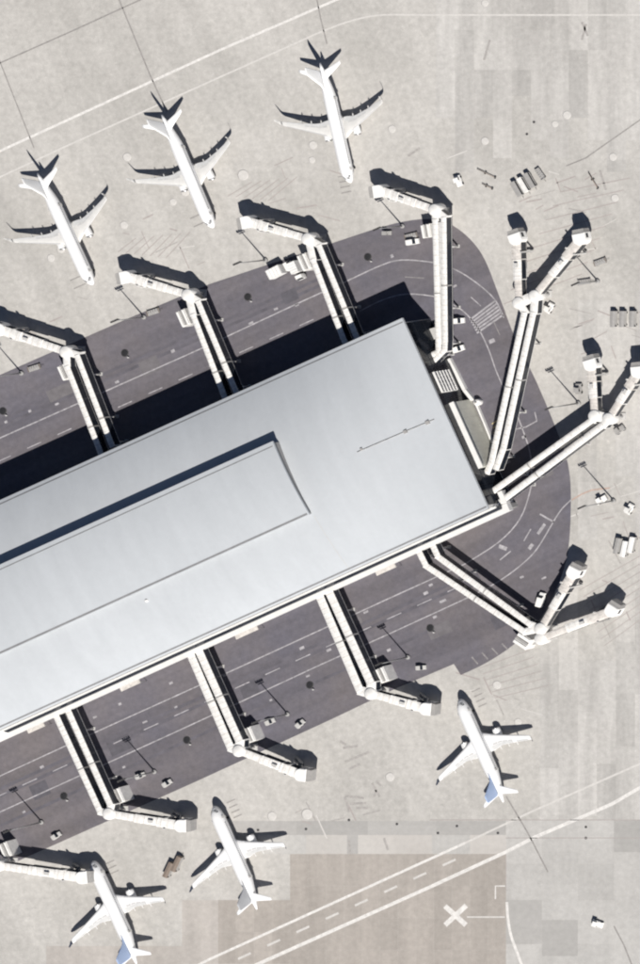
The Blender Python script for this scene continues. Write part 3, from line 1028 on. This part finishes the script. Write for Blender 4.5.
# north side; walkways run under the eave to the wall
jet_bridge('jet bridge on the north side cut by the left edge of the picture', [[(66, 366), (98, 448), (101, 456)], [(76, 355), (109, 440), (112, 447)]], [(65, 352)], [(0, -1, 330)], faces=[facing(-1, -.25)], box=(64, 372, 5, 3, tang), joint=0.75)
jet_bridge('north side jet bridge whose cab reaches the port nose of the leftmost parked airliner', [[(192, 314), (222, 392), (225, 400)], [(197, 301), (232, 384), (236, 393)]], [(187, 295)], [(0, 126, 277)], faces=[facing(-1, .2)], box=(183, 318, 5.5, 3, tang), joint=0.75)
jet_bridge('north side jet bridge with two white box trucks parked under its tunnel', [[(312, 259), (342, 337), (346, 346)], [(318, 245), (353, 330), (357, 339)]], [(307, 239)], [(0, 247, 222)], faces=[facing(-1, .2)], box=(304, 262, 5.5, 3, tang), joint=0.75)
jet_bridge('jet bridge with long straight walkway at the north-east corner of the concourse', [[(434.5, 219), (438, 352), (428, 357)], [(443, 217), (444.5, 340), (444, 350), (432, 362)]], [(434, 210)], [(0, 379, 191)], faces=[facing(-1, .15)], box=(426, 231, 4.5, 3, R(-80)), joint=0.56)
nb_ = [o for o in COL.objects if o.get('label', '').startswith('jet bridge with long straight')][0]
tunnel(nb_, P(438.6, 222, 6.9), P(441.2, 345, 6.9), 1.5, 2.4, 'tunnel_grey', 'covered_strip', 3.2, False)
# east end
jet_bridge('forked jet bridge with two cabs reaching up from the east end of the concourse', [[(524, 312), (491, 462), (486, 474)], [(533, 312), (503, 448), (495, 470)]], [(518, 303), (534, 296)], [(0, 515, 240), (1, 579, 240)], faces=[facing(-.35, -1), facing(-.2, -1)], tube_w=2.0)
jet_bridge('forked jet bridge running off to the right edge, thick dark shadow along it', [[(592, 420), (486, 496), (478, 502)], [(603, 425), (492, 508), (484, 514)]], [(594, 416), (608, 419)], [(0, 590, 366), (1, 637, 373)], faces=[facing(-.3, -1), facing(-.1, -1)], tube_w=2.0, joint=0.6)
jet_bridge('forked jet bridge at the south-east with bent walkway and two short cabs', [[(524, 632), (425.5, 566), (417, 549)], [(531, 625.5), (437.5, 557), (431, 543)]], [(540, 629), (540, 639)], [(0, 572, 574), (1, 610, 612)], faces=[facing(.5, -1), facing(.55, -.9)], tube_w=1.9, box=(522, 641, 5, 4, R(-33)))
# south side
jet_bridge('south side jet bridge docked beside the airliner at the lower right', [[(359.5, 691), (318, 594)], [(370.5, 684), (327, 589)]], [(370, 694)], [(0, 424, 709)], tube_w=2.6, faces=[facing(1, .1)], box=(382, 675, 5.0, 2.7, tang), joint=0.5)
jet_bridge('south side jet bridge with empty stand, cab above two pale pit covers', [[(230, 748), (188, 650)], [(239, 742), (196, 646)]], [(238, 751)], [(0, 299, 775)], tube_w=2.5, faces=[facing(1, .1)], box=(249, 735, 5.0, 2.7, tang), joint=0.47)
jet_bridge('south side jet bridge with wide gap between walkways, left of the middle airliner', [[(99.5, 812), (54, 713)], [(110, 806), (66, 708)]], [(108, 814)], [(0, 179, 826)], tube_w=1.95, faces=[facing(1, 0)], box=(118, 796, 5.0, 2.7, tang), joint=0.43)
jet_bridge('south side jet bridge in the bottom left corner touching the lowest airliner', [[(-12, 864), (-55, 768)]], [(-3, 866)], [(0, 80, 878)], tube_w=2.6, faces=[facing(1, -.1)], box=(5, 850, 5.0, 2.7, tang))

# ------------------------------------------------------------------ aircraft
def airfoil(c, t, n=7):
    """Closed section, chord c along -x from the leading edge, thickness ratio t."""
    up, lo = [], []
    for i in range(n + 1):
        x = 0.5 * (1 - math.cos(math.pi * i / n))
        y = 5 * t * (0.2969 * math.sqrt(x) - 0.126 * x - 0.3516 * x * x + 0.2843 * x ** 3 - 0.1015 * x ** 4)
        up.append((-x * c, y * c * 1.1))
        lo.append((-x * c, -y * c * 0.75))
    return up + lo[-2:0:-1]
def surface(secs):
    """secs: (x_le, y, z, chord, thickness) from root to tip."""
    mb = MB()
    mb.rings([[(x + ax, y, z + az) for ax, az in airfoil(c, t)] for x, y, z, c, t in secs], True, True)
    return mb
def make_aircraft(name, label, nose_px, heading, kind, group, fin='aircraft_white'):
    Lf, Rf = (41.0, 1.85) if kind == 'long' else (37.4, 1.92)
    zc = 3.6
    root = thing(name, label, 'airliner', (0, 0, 0), heading, group)
    # local frame: nose at x = 0, tail towards -x
    np_ = P(*nose_px, 3.2)
    root.location = (np_.x, np_.y, 0.045)
    prof = [(0.0, .04, -.55), (.12, .30, -.52), (.45, .68, -.44), (1.0, 1.02, -.34), (1.8, 1.36, -.22), (2.8, 1.64, -.10), (4.0, 1.84, -.03), (5.5, .985 * 1.95, 0), (7.0, 1.95, 0)]
    secs = [(x, r / 1.95 * Rf, dz) for x, r, dz in prof]
    tail0 = Lf * 0.66
    for i in range(5):
        secs.append((7.0 + (tail0 - 7.0) * (i + 1) / 5, Rf, 0))
    for i in range(1, 9):
        t = i / 8
        r = Rf * (1 - t ** 1.55) + 0.16 * t
        secs.append((tail0 + (Lf - tail0) * t, r, (Rf - r) * 0.62))
    mb = MB()
    n = 24
    mb.rings([[(-x, r * math.sin(2 * math.pi * j / n), zc + dz + r * math.cos(2 * math.pi * j / n)) for j in range(n)] for x, r, dz in secs])
    fus = mb.build('fuselage', 'aircraft_white', root)
    # cockpit glazing and cabin windows
    for sgn in (-1, 1):
        mb = MB()
        pts = []
        for x, t0, t1 in ((1.35, 6, 50), (1.95, 8, 55), (2.55, 30, 60)):
            for s_ in secs:
                pass
            i = max(k for k in range(len(secs)) if secs[k][0] <= x)
            s0, s1 = secs[i], secs[i + 1]
            w_ = (x - s0[0]) / (s1[0] - s0[0])
            r = s0[1] + (s1[1] - s0[1]) * w_ + 0.03
            dz = s0[2] + (s1[2] - s0[2]) * w_
            for a in (t0, (t0 + t1) / 2, t1):
                pts.append((-x, sgn * r * math.sin(R(a)), zc + dz + r * math.cos(R(a))))
        mb.add(pts, [(0, 1, 4, 3), (1, 2, 5, 4), (3, 4, 7, 6), (4, 5, 8, 7)])
        mb.build('cockpit_window', 'glass_dark', fus)
        mb = MB()
        k = 0
        x = 6.5
        while x < tail0 + 2:
            mb.box((-x, sgn * (Rf * 0.985 - 0.01), zc + 0.42), (0.24, 0.07, 0.34))
            x += 0.55
        o = mb.build('cabin_window', 'glass_dark', fus)
        o['kind'] = 'stuff'
    for sgn in (-1, 1):
        for xd in (4.6, tail0 + 1.6):
            mb = MB()
            mb.box((-xd, sgn * Rf * 0.965, zc + 0.15), (0.85, 0.10, 1.7))
            mb.build('door', 'wing_grey', fus)
    # belly fairing
    mb = MB()
    xr = Lf * (0.345 if kind == 'long' else 0.335)
    mb.rings([[(-xr - x, 2.0 * k * math.sin(2 * math.pi * j / 16), zc - 1.15 + 1.05 * k * math.cos(2 * math.pi * j / 16)) for j in range(16)] for x, k in ((-1.0, .25), (0.8, .8), (2.5, 1.0), (6.5, 1.0), (8.5, .8), (10.5, .25))])
    mb.build('belly_fairing', 'wing_grey', root)
    half = 17.6 if kind == 'long' else 17.2
    for sgn in (-1, 1):
        if kind == 'long':
            ws = [(-xr, 0.9, zc - 1.2, 8.0, .13), (-xr - 2.0, 3.4, zc - 1.0, 6.0, .13), (-xr - 3.6, 6.0, zc - 0.68, 3.8, .12), (-xr - 6.5, 11.6, zc - 0.1, 2.4, .11), (-xr - 9.1, 16.6, zc + 0.45, 1.45, .10), (-xr - 9.5, half - .5, zc + .58, 1.2, .10)]
        else:
            ws = [(-xr, 0.9, zc - 1.2, 7.6, .14), (-xr - 1.7, 3.4, zc - 0.98, 6.1, .13), (-xr - 3.3, 6.4, zc - 0.66, 3.9, .12), (-xr - 5.8, 11.6, zc - 0.12, 2.55, .11), (-xr - 8.0, 16.4, zc + 0.4, 1.6, .10), (-xr - 8.5, half - .4, zc + .52, 1.25, .10)]
        mb = surface([(x, y * sgn, z, c, t) for x, y, z, c, t in ws])
        wing = mb.build('wing', 'aircraft_white' if kind != 'long' else 'wing_grey', root)
        def patch(nm, m_, y0, y1, c0, c1, lift=0.03):
            rows = []
            ny = 5
            for iy in range(ny + 1):
                yy = y0 + (y1 - y0) * iy / ny
                i_ = max(k for k in range(len(ws) - 1) if ws[k][1] <= yy)
                a_, b_ = ws[i_], ws[i_ + 1]
                q_ = (yy - a_[1]) / (b_[1] - a_[1])
                xl, zl, ch, th = (a_[k] + (b_[k] - a_[k]) * q_ for k in (0, 2, 3, 4))
                row = []
                for ic in range(4):
                    u_ = c0 + (c1 - c0) * ic / 3
                    h_ = 5 * th * (0.2969 * math.sqrt(u_) - 0.126 * u_ - 0.3516 * u_ * u_ + 0.2843 * u_ ** 3 - 0.1015 * u_ ** 4) * ch * 1.1
                    row.append((xl - u_ * ch, sgn * yy, zl + h_ + lift))
                rows.append(row)
            m_b = MB()
            m_b.add([p for row in rows for p in row], [(iy * 4 + ic, iy * 4 + ic + 1, iy * 4 + ic + 5, iy * 4 + ic + 4) for iy in range(ny) for ic in range(3)])
            m_b.build(nm, m_, wing)
        patch('slat', 'slat_metal', 4.2, 15.6, 0.0, 0.10)
        patch('flap', 'flap_grey', 2.3, 10.4, 0.74, 0.985)
        patch('aileron', 'flap_grey', 11.6, 15.6, 0.76, 0.98)
        for y0_, y1_ in ((3.6, 5.2), (5.4, 7.0), (7.2, 8.8), (9.0, 10.4)):
            patch('spoiler', 'spoiler_grey', y0_, y1_, 0.60, 0.72)
        x, y, z, c, t = ws[-1]
        mb = MB()
        hW = 2.3 if kind == 'long' else 1.2
        wl = [(x, y, z, c), (x - .35, y + .35, z + .35, c * .92), (x - 1.0, y + .55, z + 1.0 * hW / 2, c * .7), (x - 1.7, y + .75, z + hW, c * .36)]
        mb.rings([[(px_ + ax_, sgn * (py_ + az_ * 0.85), pz_ + 0.5 * az_) for ax_, az_ in airfoil(cc, .09)] for px_, py_, pz_, cc in wl])
        mb.build('winglet', 'fin_dark' if kind != 'long' else 'wing_grey', wing)
        # flap track fairings
        for yy in (5.4, 8.4, 11.4):
            i = max(k for k in range(len(ws) - 1) if ws[k][1] <= yy)
            a_, b_ = ws[i], ws[i + 1]
            w_ = (yy - a_[1]) / (b_[1] - a_[1])
            xt = a_[0] + (b_[0] - a_[0]) * w_ - (a_[3] + (b_[3] - a_[3]) * w_)
            zt = a_[2] + (b_[2] - a_[2]) * w_
            mb = MB()
            mb.rings([[(xt + x_, sgn * yy + .2 * k_ * math.sin(2 * math.pi * j / 8), zt - .28 + .28 * k_ * math.cos(2 * math.pi * j / 8)) for j in range(8)] for x_, k_ in ((1.9, .2), (1.2, .9), (0, 1), (-.7, .7), (-1.1, .15))])
            mb.build('flap_fairing', 'wing_grey', wing)
        # engine
        ye = 4.95 if kind == 'long' else 5.75
        xe = ws[1][0] + (1.6 if kind == 'long' else 1.9) - (ye - 3.4) * .55
        ze = zc - 1.95
        mb = MB()
        re = 1.02 if kind == 'long' else 1.12
        mb.lathe([(re * .80, -.25), (re * .86, .05), (re * .97, -.12), (re * 1.04, -.7), (re * 1.04, -1.8), (re * .93, -3.0), (re * .78, -3.5), (re * .72, -3.45)], (xe, sgn * ye, ze), 22, 'x')
        eng = mb.build('engine', 'aircraft_white', root)
        mb = MB()
        mb.lathe([(re * .80, -.32), (re * .82, .02), (re * .87, .10), (re * .97, -.02), (re * 1.0, -.22)], (xe, sgn * ye, ze), 22, 'x')
        mb.build('intake_lip', 'bare_metal', eng)
        mb = MB()
        mb.lathe([(re * .79, -.34), (re * .30, -.34), (re * .2, -.1), (.03, .08)], (xe, sgn * ye, ze), 18, 'x')
        mb.build('fan', 'dark_steel', eng)
        mb = MB()
        mb.lathe([(re * .56, -3.3), (re * .5, -4.0), (re * .3, -4.5), (.05, -4.9)], (xe, sgn * ye, ze), 16, 'x')
        mb.build('exhaust_cone', 'bare_metal', eng)
        mb = MB()
        mb.rings([[(xe - 1.0, sgn * ye - .12, ze + re * .9), (xe - 1.0, sgn * ye + .12, ze + re * .9), (xe - 1.1, sgn * ye + .1, ze + re * 1.12), (xe - 1.1, sgn * ye - .1, ze + re * 1.12)],
                  [(xe - 4.6, sgn * ye - .12, ze + re * .4), (xe - 4.6, sgn * ye + .12, ze + re * .4), (xe - 4.6, sgn * ye + .1, ze + 1.35), (xe - 4.6, sgn * ye - .1, ze + 1.35)]], True, False)
        mb.build('pylon', 'wing_grey', eng)
    # tailplanes
    zt = zc + 0.95
    for sgn in (-1, 1):
        xs = Lf - 6.3
        hb = 7.0 if kind == 'long' else 6.25
        mb = surface([(-xs, .35 * sgn, zt, 3.6, .10), (-xs - 1.0, 1.6 * sgn, zt + .12, 2.9, .10), (-xs - 4.1, (hb - .6) * sgn, zt + .6, 1.3, .09), (-xs - 4.6, hb * sgn, zt + .66, .9, .08)])
        mb.build('tailplane', 'aircraft_white', root)
    # fin
    mb = MB()
    hf = 6.6 if kind == 'long' else 6.1
    xf = Lf - 8.2
    fsec = [(-xf + 3.6, zc + Rf - .15, 8.4, .03), (-xf + .9, zc + Rf + .35, 6.4, .06), (-xf - .4, zc + Rf + 1.2, 5.4, .09), (-xf - 4.1, zc + Rf + hf - .5, 2.9, .09), (-xf - 4.7, zc + Rf + hf, 2.1, .07)]
    mb.rings([[(x + ax_, az_, z) for ax_, az_ in airfoil(c, t)] for x, z, c, t in fsec])
    mb.build('fin', fin, root)
    # landing gear
    def gear(x, y, top, r, nm):
        mb = MB()
        mb.cyl((x, y, r), (x, y, top), 0.13, n=8)
        mb.cyl((x, y, r), (x - 1.0, y, top), 0.07, n=6)
        mb.cyl((x, y - .45, r), (x, y + .45, r), .09, n=8)
        g = mb.build(nm, 'bare_metal', root)
        for sgn in (-1, 1):
            m2 = MB()
            m2.cyl((x, y + sgn * .28, r), (x, y + sgn * .56, r), r, n=16)
            m2.build('wheel', 'rubber', g)
    gear(-5.0, 0, zc - 1.6, .38, 'nose_gear')
    for sgn in (-1, 1):
        gear(-xr - 5.6, sgn * 3.4, zc - 1.0, .58, 'main_gear')
    return root
def hdg(dx, dy):
    return math.atan2(-dy, dx)
G_N, G_S = 'airliners parked north of the concourse', 'airliners parked south of the concourse'
make_aircraft('passenger_aircraft', 'white airliner parked nose-down nearest the left edge, top left', (92.5, 285), hdg(52.5, 113.5), 'long', G_N)
make_aircraft('passenger_aircraft', 'white airliner parked between the two other upper airliners', (213, 228), hdg(48, 113.5), 'long', G_N)
make_aircraft('passenger_aircraft', 'topmost white airliner with its nose near the corner jet bridge', (350.5, 183), hdg(27.5, 121), 'long', G_N)
make_aircraft('passenger_aircraft', 'white blue-finned airliner parked alone on the lower right apron', (460, 699), hdg(-46, -101), 'short', G_S, 'fin_blue')
make_aircraft('passenger_aircraft', 'white grey-finned airliner between the two other lower airliners', (214, 806), hdg(-47, -104), 'short', G_S, 'fin_grey')
make_aircraft('passenger_aircraft', 'white blue-finned airliner in the bottom left corner, tail cut by the frame', (93, 861), hdg(-47, -102), 'short', G_S, 'fin_blue')

# ------------------------------------------------------------------ light masts
def mast(px, py, h, label, z0=0.046):
    c = P(px, py)
    t = thing('light_mast', label, 'light mast', (c.x, c.y, z0 - 0.01), 0, 'floodlight masts around the concourse')
    mb = MB()
    mb.lathe([(0.75, 0), (0.75, 0.5), (0.65, 0.6), (.2, .62)], n=12)
    mb.build('footing', 'wall_grey', t)
    mb = MB()
    mb.cyl((0, 0, 0.6), (0, 0, h), 0.26, 0.13, 10)
    mb.build('pole', 'galvanised', t)
    mb = MB()
    mb.box((0, 0, h), (2.6, 0.25, 0.25), R(24))
    mb.box((0, 0, h - 0.7), (2.2, 0.2, 0.2), R(24))
    hd = mb.build('crossarm', 'dark_steel', t)
    for i in range(4):
        mb = MB()
        x = -1.05 + i * .7
        mb.box((x * math.cos(R(24)), x * math.sin(R(24)), h + .3), (0.5, 0.55, 0.42), R(24))
        mb.build('floodlight', 'dark_steel', hd)
for px, py, h, l in ((155, 771.5, 14.4, 'light mast on the road right of the wide-gap walkway on the south side'),
                     (42, 822, 14.4, 'light mast on the road at the bottom left'),
                     (288, 714, 14.4, 'light mast on the road midway along the south side'),
                     (408.5, 657, 13.6, 'light mast nearest the bent south-east walkway'),
                     (614, 500.5, 16.0, 'light mast on the apron right of the bend, near the right edge'),
                     (579, 403, 14.8, 'light mast beside the right forked jet bridge rotunda'),
                     (598, 281, 11.2, 'light mast near the upper right forked cab'),
                     (266, 260, 12.8, 'light mast beside the two white box trucks'),
                     (144.5, 317, 12.8, 'light mast beneath the second north side jet bridge cab'),
                     (403, 226, 12.0, 'light mast by the north-east corner jet bridge'),
                     (22, 373, 12.8, 'light mast at the left edge on the north side')):
    mast(px, py, h, l)

# ------------------------------------------------------------------ utility hatches (dark, raised square lids)
hatch_src = None
for px, py, l in ((125, 353, 'dark utility hatch on the road left of the second north side walkway'),
                  (248, 297, 'dark utility hatch on the road below the two white box trucks'),
                  (3, 411, 'dark utility hatch on the road at the left edge, north side'),
                  (368, 257, 'dark utility hatch on the road left of the corner jet bridge'),
                  (187, 740, 'dark utility hatch between the two left south side walkways'),
                  (64, 796, 'dark utility hatch at the bottom left beside the wide-gap walkway'),
                  (310, 685, 'dark utility hatch left of the walkway at the lower right airliner'),
                  (430.5, 628, 'dark utility hatch just below the bent south-east walkway')):
    c = P(px, py)
    t = thing('utility_hatch', l, 'hatch', (c.x, c.y, 0.047), bang, 'dark utility hatches on the service road')
    mb = MB()
    mb.lathe([(1.3, 0), (1.3, .05), (1.15, .06), (1.1, .03)], n=20)
    mb.build('frame', 'dark_steel', t)
    mb = MB()
    mb.lathe([(1.08, .02), (1.08, .07), (.95, .085), (.2, .09)], n=20)
    lid = mb.build('lid', 'black', t)
    mb = MB()
    mb.cyl((0.7, -1.9, 0), (0.7, -1.9, .7), .22, n=8)
    mb.build('vent_post', 'tunnel_grey', t)

# ------------------------------------------------------------------ vehicles
def wheels(root, xs, w, r, parent=None):
    for x in xs:
        for s in (-1, 1):
            mb = MB()
            mb.cyl((x, s * (w / 2 - .25), r), (x, s * (w / 2), r), r, n=12)
            mb.build('wheel', 'rubber', root)
def place(px, py, h=0.0, z=0.046):
    c = P(px, py, h)
    return (c.x, c.y, z)
def box_truck(px, py, ang, label, l=7.0, w=2.6, h=3.4):
    t = thing('box_truck', label, 'truck', place(px, py, h), ang, 'service vehicles')
    mb = MB()
    mb.box((0, 0, .75), (l, w * .8, .3))
    mb.build('chassis', 'dark_steel', t)
    mb = MB()
    mb.box((-.9, 0, (h + .95) / 2), (l - 1.9, w, h - .95))
    bx = mb.build('cargo_box', 'white_paint', t)
    mb = MB()
    for i in range(5):
        mb.box((-.9 + (i - 2) * (l - 2.2) / 4, 0, h + .03), (.08, w * .98, .06))
    mb.build('roof_rib', 'tunnel_grey', bx)
    mb = MB()
    x = l / 2 - .95
    mb.rings([[(x, -w / 2 + .08, .6), (x + 1.6, -w / 2 + .08, .6), (x + 1.6, w / 2 - .08, .6), (x, w / 2 - .08, .6)],
              [(x, -w / 2 + .08, 1.5), (x + 1.6, -w / 2 + .08, 1.5), (x + 1.6, w / 2 - .08, 1.5), (x, w / 2 - .08, 1.5)],
              [(x, -w / 2 + .2, 2.4), (x + 1.1, -w / 2 + .2, 2.4), (x + 1.1, w / 2 - .2, 2.4), (x, w / 2 - .2, 2.4)]], True, False)
    cb = mb.build('cab', 'white_paint', t)
    mb = MB()
    mb.add([(x + 1.59, -w / 2 + .2, 1.55), (x + 1.59, w / 2 - .2, 1.55), (x + 1.17, w / 2 - .3, 2.33), (x + 1.17, -w / 2 + .3, 2.33)], [(0, 1, 2, 3)])
    mb.v = [p + Vector((.03, 0, .015)) for p in mb.v]
    mb.build('windscreen', 'glass_dark', cb)
    wheels(t, (-l / 2 + 1.3, l / 2 - 1.0), w, .45)
    return t
def van(px, py, ang, label, m='white_paint', l=4.8, w=1.9, h=1.9, z=0.046):
    t = thing('van', label, 'van', place(px, py, h, z), ang, 'service vehicles')
    mb = MB()
    def sec(x, zt, k=1.0):
        return [(x, -w / 2 * k, .35), (x, w / 2 * k, .35), (x, w / 2 * k, zt * .6), (x, w / 2 * k * .86, zt), (x, -w / 2 * k * .86, zt), (x, -w / 2 * k, zt * .6)]
    mb.rings([sec(-l / 2, h * .92, .95), sec(-l / 2 + .3, h), sec(l / 2 - 1.7, h), sec(l / 2 - .95, h * .62), sec(l / 2 - .1, h * .52, .92)], True, False)
    b = mb.build('body', m, t)
    mb = MB()
    x0, x1 = l / 2 - 1.62, l / 2 - 1.02
    mb.add([(x0, -w / 2 * .8, h * .985), (x0, w / 2 * .8, h * .985), (x1, w / 2 * .84, h * .67), (x1, -w / 2 * .84, h * .67)], [(0, 1, 2, 3)])
    mb.v = [p + Vector((.03, 0, .03)) for p in mb.v]
    mb.build('windscreen', 'glass_dark', t)
    wheels(t, (-l / 2 + .9, l / 2 - .9), w, .34)
    return t
def cart(px, py, ang, label, m='cart_grey', l=4.2, w=1.6, roofed=True, z=0.02):
    t = thing('baggage_cart', label, 'cart', place(px, py, 1.6 if roofed else .7, z), ang, 'baggage carts on the apron')
    mb = MB()
    mb.box((0, 0, .55), (l, w, .18))
    dk = mb.build('deck', 'cart_grey', t)
    mb = MB()
    mb.cyl((l / 2, 0, .5), (l / 2 + 1.1, 0, .4), .05, n=6)
    mb.build('tow_bar', 'dark_steel', t)
    if roofed:
        for sx in (-1, 1):
            mb = MB()
            mb.box((sx * (l / 2 - .05), 0, 1.15), (.08, w * .96, 1.05))
            mb.build('end_panel', m, t)
        mb = MB()
        mb.rings([[(x, -w / 2, 1.68), (x, w / 2, 1.68), (x, w / 2, 1.73), (x, 0, 1.85), (x, -w / 2, 1.73)] for x in (-l / 2 - .05, l / 2 + .05)], True, False)
        mb.build('roof', m, t)
    else:
        for sx in (-1, 1):
            mb = MB()
            mb.box((sx * (l / 2 - .1), 0, .8), (.1, w, .3))
            mb.build('end_rail', m, t)
        for i in range(5):
            mb = MB()
            mb.cyl((-l / 2 + .5 + i * (l - 1) / 4, -w * .42, .68), (-l / 2 + .5 + i * (l - 1) / 4, w * .42, .68), .07, n=6)
            mb.build('roller', 'galvanised', t)
    wheels(t, (-l / 2 + .6, l / 2 - .6), w, .25)
    return t
def tug(px, py, ang, label, m='white_paint', l=3.6, w=1.9, z=0.02):
    t = thing('tow_tractor', label, 'tractor', place(px, py, 1.0, z), ang, 'tow tractors on the apron')
    mb = MB()
    mb.rings([[(-l / 2, -w / 2, .35), (l / 2, -w / 2, .35), (l / 2, w / 2, .35), (-l / 2, w / 2, .35)], [(-l / 2, -w / 2, .9), (l / 2, -w / 2, .8), (l / 2, w / 2, .8), (-l / 2, w / 2, .9)],
              [(-l / 2 + .1, -w / 2 + .1, 1.05), (l / 2 - .2, -w / 2 + .1, .95), (l / 2 - .2, w / 2 - .1, .95), (-l / 2 + .1, w / 2 - .1, 1.05)]], True, False)
    mb.build('body', m, t)
    mb = MB()
    for sx in (-.9, .3):
        for sy in (-1, 1):
            mb.box((sx, sy * (w / 2 - .15), 1.45), (.07, .07, .95))
    mb.build('cab_frame', 'dark_steel', t)
    mb = MB()
    mb.box((-.3, 0, 1.97), (1.5, w * .9, .09))
    mb.build('cab_roof', m, t)
    mb = MB()
    mb.box((-.5, 0, 1.2), (.5, w * .7, .5))
    mb.build('seat', 'black', t)
    wheels(t, (-l / 2 + .65, l / 2 - .65), w + .1, .42)
    return t
b_ang = bang
box_truck(276, 271, bang + R(3), 'wide white box truck parked left of its smaller mate on the road', 6.6, 3.2)
box_truck(293.5, 270, R(-66), 'narrow white box truck standing beside the stair tower on the north side', 5.8, 2.6, 3.2)
van(539, 600, R(75), 'white van standing in the fork of the south-east jet bridge')
van(139, 776, bang, 'small pale van parked beside the light mast near the wide-gap walkway', m='tunnel_grey', l=3.2, w=1.6, h=1.4)
van(269, 722, bang, 'small pale van parked near the mast midway along the south side', m='tunnel_grey', l=3.2, w=1.6, h=1.4)
van(299, 724, bang + R(20), 'small pale van right of the south side mast, next to the pavement edge', m='tunnel_grey', l=3.2, w=1.6, h=1.4)
van(420, 668, bang - R(20), 'small pale van near the pavement edge above the lower right airliner', m='tunnel_grey', l=3.2, w=1.6, h=1.4)
van(166, 783.5, bang + R(10), 'small pale van near the pavement edge right of the wide-gap walkway', m='tunnel_grey', l=3.2, w=1.6, h=1.4)
van(55, 836, bang + R(10), 'small pale van near the pavement edge at the bottom left', m='tunnel_grey', l=3.2, w=1.6, h=1.4)
van(457, 321, R(5), 'white van in the lane right of the corner walkway', l=3.6)
van(457, 349, R(20), 'white van in the lane near the low white barrier wall', l=3.6)
van(411, 242, R(10), 'white van below the brown cart by the corner jet bridge', l=4.0)
for px, py, a, l, m, rf in ((516, 189, -60, 'leftmost of the row of baggage carts on the upper right apron', 'cart_grey', True),
                            (522.5, 185, -60, 'pale second baggage cart in the upper right row', 'tunnel_white', True),
                            (529, 180.5, -60, 'third baggage cart in the upper right row', 'cart_grey', True),
                            (540, 174, -55, 'rightmost baggage cart of the upper right row', 'cart_grey', False),
                            (613, 319, 88, 'left one of three upright carts near the right edge', 'cart_grey', True),
                            (622, 319, 88, 'middle one of three upright carts near the right edge', 'cart_grey', True),
                            (632, 319, 88, 'right one of three upright carts near the right edge', 'cart_grey', True),
                            (617, 546, 78, 'left one of three carts on the apron right of the bend', 'cart_grey', True),
                            (624, 549, 78, 'middle white one of three carts on the apron right of the bend', 'white_paint', True),
                            (631, 545, 78, 'right white one of three carts on the apron right of the bend', 'white_paint', True),
                            (168, 870, 65, 'left one of two brown carts between the lower left airliners', 'cart_brown', True),
                            (176, 864, 65, 'right one of two brown carts between the lower left airliners', 'cart_brown', True),
                            (584, 282, 8, 'low cart beside the mast near the upper right fork', 'cart_grey', False),
                            (153, 312, 18, 'brown cart beside the mast beneath the second north side cab', 'cart_brown', False),
                            (34, 368, 18, 'brown cart beside the mast at the left edge', 'cart_brown', False),
                            (411, 236, 14, 'brown cart on the road left of the corner stair tower', 'cart_brown', False),
                            (600, 262, 20, 'dark cart right of the upper right forked cab', 'cart_brown', False)):
    cart(px, py, R(a), l, m, 5.2 if rf else 4.2, 1.7, rf)
tug(458, 181, R(-70), 'white tow tractor alone on the apron above the corner bend')
tug(601, 500, R(30), 'white tow tractor beside the mast right of the bend')
tug(629, 509, R(60), 'white tow tractor nearest the right edge, right of the bend', 'tunnel_white')
tug(597, 924, R(-20), 'white tow tractor alone on the grey slabs at the lower right')
tug(578, 389, R(90), 'tow tractor left of the right forked jet bridge cabs', 'cart_grey')
tug(549, 308, R(60), 'tow tractor below the rotunda of the upper right fork', 'tunnel_white')
tug(619, 430, R(35), 'tow tractor below the right forked jet bridge rotunda', 'cart_grey')
tug(387, 233, R(0), 'small tow tractor on the apron left of the corner stair', 'cart_grey', 2.4, 1.4)

def tow_bar(px, py, ang, label, l):
    t = thing('tow_bar', label, 'tow bar', place(px, py, .4, .02), ang, 'tow bars on the apron')
    mb = MB()
    mb.cyl((-l / 2, 0, .45), (l / 2, 0, .45), .13, n=8)
    mb.build('shaft', 'cart_brown', t)
    mb = MB()
    mb.box((l / 2 + .2, 0, .45), (.5, .7, .2))
    mb.build('coupling_head', 'dark_steel', t)
    for sg in (-1, 1):
        mb = MB()
        mb.cyl((-.3, sg * .35, .26), (-.3, sg * .5, .26), .26, n=12)
        mb.build('wheel', 'rubber', t)
tow_bar(486, 173, R(-26), 'long tow bar lying left of the upper right cart row', 6.5)
tow_bar(487, 186, R(-26), 'short tow bar below the long one left of the cart row', 3.6)
tow_bar(593, 180, R(-60), 'tow bar lying alone right of the upper right cart row', 6.0)
